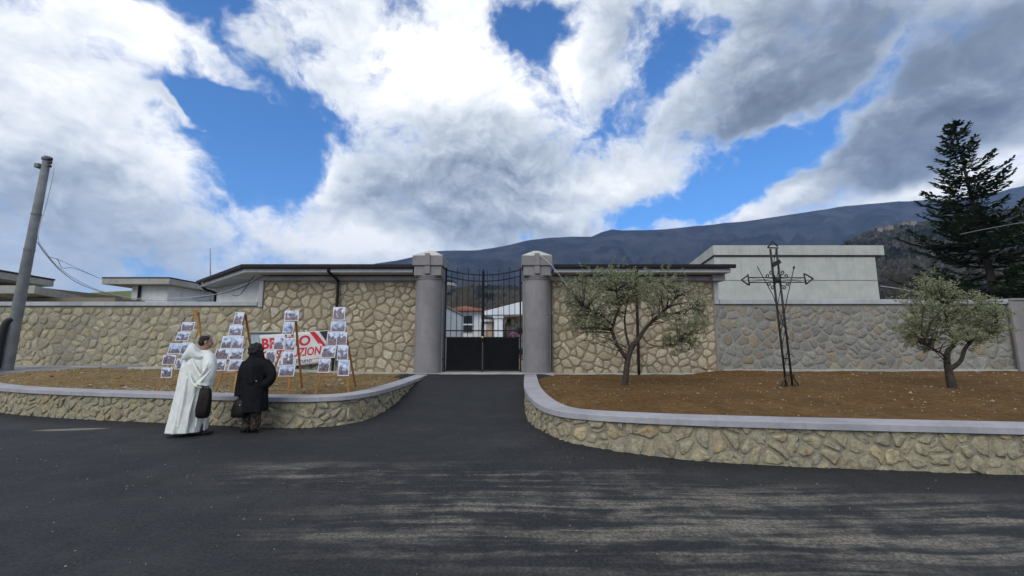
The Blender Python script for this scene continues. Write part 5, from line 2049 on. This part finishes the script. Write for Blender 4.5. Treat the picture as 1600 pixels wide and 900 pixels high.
# ---------------- person in the white hooded robe
P1 = PZ(296, 680, 0)
Y1p = P1.y
def w1(u, v, dy=0): return PY(u, v, Y1p + dy)
p1 = empty('person', (P1.x, P1.y, 0), 'person in long white hooded robe, seen from behind, holding a dark bag', 'person')
face1 = Vector((.80, .55, -.12))
body = MB()
hc = w1(322.5, 534.5, .04)
head(body, hc, face1, 1.04)
nk = w1(314, 556, .03)
tapered(body, [nk + Vector((-.02, 0, -.06)), nk + Vector((.01, 0, .02)), hc + Vector((-.02, 0, -.05))], [.07, .058, .055])
# torso, hips and legs below the robe, leaning as he walks
tapered(body, [nk, w1(312, 575), w1(306, 600), w1(300, 618)], [.09, .15, .145, .15])
hipz = w1(300, 618)
for (fu, fv, dy, ku) in ((312, 679, .02, 312), (290, 680, -.02, 294)):
    tapered(body, [hipz + Vector((.0, dy, 0)), w1(ku, 648, dy), w1(fu - 1, 674, dy)], [.10, .065, .045])
# holding arm on our side, other arm in front of the body
sh1 = w1(323, 561, -.09)
el1 = w1(326, 583, -.16)
wr1 = w1(320, 606, -.19)
tapered(body, [sh1, el1, wr1], [.055, .044, .029])
hand(body, wr1, Vector((-.03, -.02, -1)), Vector((.75, -.6, 0)), .75, 1.0)
sh2 = w1(312, 560, .18)
tapered(body, [sh2, sh2 + Vector((.02, .06, -.27)), sh2 + Vector((.05, .16, -.40))], [.058, .045, .03])
hand(body, sh2 + Vector((.05, .16, -.40)), Vector((.3, .6, -.5)), Vector((0, 0, 1)), .5)
bo = remesh(body.build('body', 'skin', p1, smooth=True), .0075, 4)
# hair: short, grey on the crown
M1, L1 = head(MB(), hc, face1, 1.04)
hm = MB()
ellipsoid(hm, L1(0, -.022, .040), (.083, .096, .090), M1)
ellipsoid(hm, L1(0, -.055, -.01), (.074, .062, .070), M1)
remesh(hm.build('hair', 'hair_dark', p1, smooth=True), .008, 2)
hg = MB()
ellipsoid(hg, L1(0, -.018, .098), (.058, .070, .044), M1)
hg.build('hair_crown', 'hair_grey', p1, smooth=True)
# robe
rb = MB()
rows = [  # v, left u, right u, depth radius, folds
    (674, 263, 316, .27, .085), (664, 265, 318, .265, .08), (650, 268.5, 321, .255, .072), (635, 272, 322, .245, .065), (620, 275.5, 324, .235, .055), (605, 279, 327, .225, .045),
    (590, 281, 331, .215, .03), (578, 283.5, 334, .21, .024), (569, 286, 335, .20, .018), (562, 289.5, 335, .185, .012), (556, 296, 333, .15, .008), (552, 302, 330, .115, .0), (549, 307, 327, .09, .0), (547, 310, 325, .08, 0)]
rings_ = []
for (v, ul, ur, ry, fo) in rows:
    a, b_ = w1(ul, v), w1(ur, v)
    c = (a + b_) / 2
    rings_.append(ring(c.x, c.y + .02, c.z, (b_.x - a.x) / 2, ry, 72, fo, 11, .6 + (674 - v) * .006))
rb.loft(rings_)
# wide sleeve towards us
def sleeve(mb, pts, rads, n=26, fold=.07):
    rr = []
    P_ = crom(pts, 4)
    for i, p in enumerate(P_):
        t = i / (len(P_) - 1)
        k = t * (len(rads) - 1)
        j = min(int(k), len(rads) - 2)
        r_ = rads[j] + (rads[j + 1] - rads[j]) * (k - j)
        tg = (P_[min(i + 1, len(P_) - 1)] - P_[max(i - 1, 0)]).normalized()
        s_ = tg.cross(Vector((0, 1, 0))).normalized()
        q_ = s_.cross(tg)
        rr.append([p + (s_ * math.cos(2 * math.pi * j2 / n) + q_ * math.sin(2 * math.pi * j2 / n)) * r_ * (1 + fold * t * math.sin(5 * 2 * math.pi * j2 / n + 4 * t) + .04 * math.sin(9 * t)) for j2 in range(n)])
    mb.loft(rr)
sleeve(rb, [w1(325, 557, -.06), w1(327, 570, -.12), w1(326, 584, -.16), w1(321, 594, -.18), w1(318, 602, -.19)], [.078, .09, .095, .10, .115])
sleeve(rb, [sh2, sh2 + Vector((.02, .05, -.15)), sh2 + Vector((.02, .07, -.27)), sh2 + Vector((.04, .13, -.37))], [.085, .10, .11, .12])
# long folds running across the back towards the sleeve
for (pts, r_) in (([(300, 560, -.17), (308, 580, -.22), (322, 600, -.24)], .022), ([(296, 580, -.19), (302, 600, -.235), (316, 606, -.25)], .02), ([(318, 612, -.22), (310, 640, -.235), (306, 668, -.245)], .024),
                  ([(292, 590, -.2), (286, 630, -.22), (278, 668, -.235)], .024), ([(304, 615, -.22), (296, 645, -.235), (292, 670, -.25)], .022), ([(326, 566, -.23), (318, 582, -.275), (306, 596, -.25)], .018), ([(330, 577, -.275), (320, 590, -.31), (308, 603, -.27)], .018)):
    P_ = crom([w1(*p) for p in pts], 5)
    rb.tube(P_, [r_ * (.35 + .65 * math.sin(math.pi * min(1, .15 + .8 * i / (len(P_) - 1)))) for i in range(len(P_))], 8)
remesh(rb.build('robe', 'wool_white', p1, smooth=True), .009, 5)
# hood lying on the back, pointed
hd = MB()
def tri_ring(c, rx, ry, rz, n=18): return [Vector(c) + Vector((rx * math.cos(2 * math.pi * k / n), ry * math.sin(2 * math.pi * k / n), rz * math.sin(2 * math.pi * k / n + .8))) for k in range(n)]
def hring(u0, v0, u1, v1, ry, dy, n=20):
    a, b_ = w1(u0, v0, dy), w1(u1, v1, dy)
    c, h = (a + b_) / 2, (a - b_) / 2
    return [c + h * math.cos(2 * math.pi * k / n) + Vector((0, ry * math.sin(2 * math.pi * k / n), 0)) for k in range(n)]
hd.loft([hring(329, 554, 331, 558, .06, -.02), hring(322, 552.5, 325, 560, .10, -.05), hring(313, 549.5, 318, 562, .11, -.09), hring(306, 540, 310, 563, .085, -.12), hring(302, 536, 305, 562, .07, -.13),
         hring(296.5, 540, 300, 560, .085, -.12), hring(290.5, 548, 294, 562, .06, -.15), hring(286, 555, 288, 563, .035, -.17), hring(283, 560.5, 283.5, 562.5, .01, -.175)])
remesh(hd.build('hood', 'wool_white', p1, smooth=True), .009, 4)
# trousers and shoes
for (fu, fv, dy) in ((312, 680, .02), (292, 682, -.04)):
    tr_ = MB()
    a, b_ = w1(fu, 650, dy), w1(fu - 1, 677, dy)
    tapered(tr_, [a, (a + b_) / 2 + Vector((.01, 0, 0)), b_], [.085, .075, .07])
    tr_.build('trouser_leg', 'trouser_brown', p1, smooth=True)
    sh_ = MB()
    c = w1(fu, fv, dy)
    ellipsoid(sh_, Vector((c.x + .015, c.y - .01, .045)), (.075, .05, .045))
    ellipsoid(sh_, Vector((c.x + .10, c.y + .04, .035)), (.10, .05, .034), Matrix.Rotation(.45, 3, 'Z'))
    sh_.box(c.x - .05, c.x + .10, c.y - .04, c.y + .05, .002, .02)
    remesh(sh_.build('shoe', 'leather_brown', p1, smooth=True), .008, 3)
# his bag
bg_ = empty('shopping_bag', w1(319, 652, -.22), 'soft dark bag held by the white robed person', 'bag')
mb = MB()
rows = [(653, 309, 323, .05), (650, 307, 326, .08), (640, 307, 328.5, .09), (628, 309, 329.5, .08), (618, 311, 330, .07), (611, 312, 329.5, .05), (607, 313, 329, .035)]
rr = []
for (v, ul, ur, ry) in rows:
    a, b_ = w1(ul, v, -.22), w1(ur, v, -.22)
    c = (a + b_) / 2
    rr.append(ring(c.x, c.y, c.z, (b_.x - a.x) / 2, ry, 40, .09, 7, v * .06))
mb.loft(rr)
mb.build('bag_body', 'leather_brown', bg_, smooth=True)
for s in (-.03, .03):
    MB().tube(crom([w1(316.5, 611, -.22 + s), w1(317.5, 600, -.21 + s * .4), w1(324, 600, -.21 + s * .4), w1(327, 611, -.22 + s)], 5), .007, 6).build('handle', 'leather_brown', bg_, smooth=True)

# ---------------- person in the black coat
P2 = PZ(389, 676, 0)
Y2p = P2.y
def w2(u, v, dy=0): return PY(u, v, Y2p + dy)
p2 = empty('person', (P2.x, P2.y, 0), 'person in black coat with dark bobbed hair, one hand in pocket', 'person')
face2 = Vector((-.15, 1, .04))
body = MB()
hc = w2(401, 547, .02)
head(body, hc, face2, .98)
tapered(body, [w2(401, 568), w2(401, 560), hc + Vector((0, 0, -.03))], [.07, .052, .05])
tapered(body, [w2(401, 566), w2(400, 582), w2(398, 600), w2(396, 620)], [.09, .14, .125, .15])
for (ku, fu) in ((387, 386), (400, 399)):
    tapered(body, [w2(396, 620) + Vector(((ku - 394) * .006, 0, 0)), w2(ku, 648), w2(fu, 672)], [.095, .06, .042])
shl, ell, wrl = w2(384, 569, -.02), w2(378, 596, -.05), w2(378, 622, -.10)
tapered(body, [shl, ell, wrl], [.055, .042, .028])
hand(body, wrl, Vector((.0, 0, -1)), Vector((.6, -.6, 0)), .8, .92)
shr, elr, wrr = w2(417, 569, -.02), w2(425, 589, -.06), w2(414, 601, -.02)
tapered(body, [shr, elr, wrr], [.055, .042, .028])
hand(body, wrr, Vector((-.9, .2, -.4)), Vector((0, .3, 1)), .4, .92)
remesh(body.build('body', 'skin', p2, smooth=True), .0075, 4)
ct = MB()
rows = [(642, 373.5, 417, .20, .055), (632, 375, 417, .195, .05), (618, 376, 417, .185, .035), (604, 378, 417.5, .175, .02), (592, 379.5, 419, .17, .012), (580, 380, 420.5, .17, .008), (571, 380.5, 420, .165, .004),
        (564, 384, 417, .14, 0), (558, 389.5, 412.5, .11, 0), (553, 392, 410, .09, 0)]
rr = []
for (v, ul, ur, ry, fo) in rows:
    a, b_ = w2(ul, v), w2(ur, v)
    c = (a + b_) / 2
    rr.append(ring(c.x, c.y, c.z, (b_.x - a.x) / 2, ry, 60, fo, 7, v * .02))
ct.loft(rr)
sleeve(ct, [w2(387, 566), w2(381, 580, -.03), w2(376.5, 600, -.06), w2(374.5, 619, -.09)], [.085, .088, .08, .085], fold=.03)
sleeve(ct, [w2(414, 566), w2(422, 578, -.04), w2(424.5, 589, -.06), w2(420, 597, -.06), w2(413, 602, -.03)], [.085, .085, .08, .075, .07], fold=.03)
remesh(ct.build('coat', 'coat_black', p2, smooth=True), .009, 4)
cl_ = MB()
rr = []
for (v, ul, ur, ry) in ((562, 388, 414, .12), (556, 390, 412, .105), (551, 391, 411, .10)):
    a, b_ = w2(ul, v), w2(ur, v)
    c = (a + b_) / 2
    rr.append(ring(c.x, c.y, c.z, (b_.x - a.x) / 2, ry, 28))
cl_.loft(rr)
cl_.build('collar', 'coat_black', p2, smooth=True)
MB().box(w2(396, 596).x, w2(405, 596).x, Y2p - .195, Y2p - .165, w2(400, 598).z, w2(400, 594).z).build('back_strap', 'coat_black', p2, bevel=.006)
MB().tube([w2(400.5, 595.5, -.20), w2(400.5, 595.5, -.185)], .012, 10).build('button', 'brass', p2, smooth=True)
hm = MB()
rg = random.Random(31)
ellipsoid(hm, hc + Vector((0, -.015, .030)), (.108, .112, .105))
ellipsoid(hm, hc + Vector((0, -.03, -.035)), (.115, .10, .085))
for k in range(70):
    d = rvec(rg)
    if d.y > .55: continue
    p = hc + Vector((d.x * .11, d.y * .112 - .02, d.z * .115 - .0))
    ellipsoid(hm, p, (.026, .026, .034), None, 8, 6)
remesh(hm.build('hair', 'hair_dark', p2, smooth=True), .007, 2)
for (fu, dy, ku) in ((386, .0, 387), (399, .0, 400)):
    tr_ = MB()
    a, b_ = w2(ku, 632, dy), w2(fu, 671, dy)
    tapered(tr_, [a, (a + b_) / 2, b_], [.105, .086, .074])
    tr_.build('trouser_leg', 'print_trouser', p2, smooth=True)
    sh_ = MB()
    c = w2(fu, 674, dy)
    tapered(sh_, [Vector((c.x, c.y, .16)), Vector((c.x, c.y, .09)), Vector((c.x - .01, c.y, .04))], [.055, .05, .045])
    ellipsoid(sh_, Vector((c.x - .085, c.y + .03, .034)), (.095, .042, .034), Matrix.Rotation(-.3, 3, 'Z'))
    sh_.box(c.x + .005, c.x + .045, c.y - .03, c.y + .03, .002, .04)
    remesh(sh_.build('boot', 'leather_black', p2, smooth=True), .008, 3)
hb = empty('handbag', w2(373, 652, -.12), 'black leather handbag hanging beside the black coat', 'bag')
mb = MB()
rr = []
for (v, ul, ur, ry) in ((652, 363.5, 383, .055), (650, 362, 385, .075), (642, 362.5, 385.5, .075), (632, 365, 385, .06), (626, 368, 384.5, .045), (624.5, 369, 384, .035)):
    a, b_ = w2(ul, v, -.12), w2(ur, v, -.12)
    c = (a + b_) / 2
    rr.append(ring(c.x, c.y, c.z, (b_.x - a.x) / 2, ry, 32, 0, 5, 0, .7))
mb.loft(rr)
mb.build('bag_body', 'leather_black', hb, smooth=True)
for s in (-.035, .035):
    MB().tube(crom([w2(370, 627, -.12 + s), w2(373, 619, -.11 + s * .5), w2(378, 618, -.10 + s * .3), w2(382, 627, -.12 + s)], 5), .007, 6).build('handle', 'leather_black', hb, smooth=True)
MB().tube([w2(375, 633, -.19), w2(375, 633, -.18)], .012, 8).build('clasp', 'brass', hb, smooth=True)
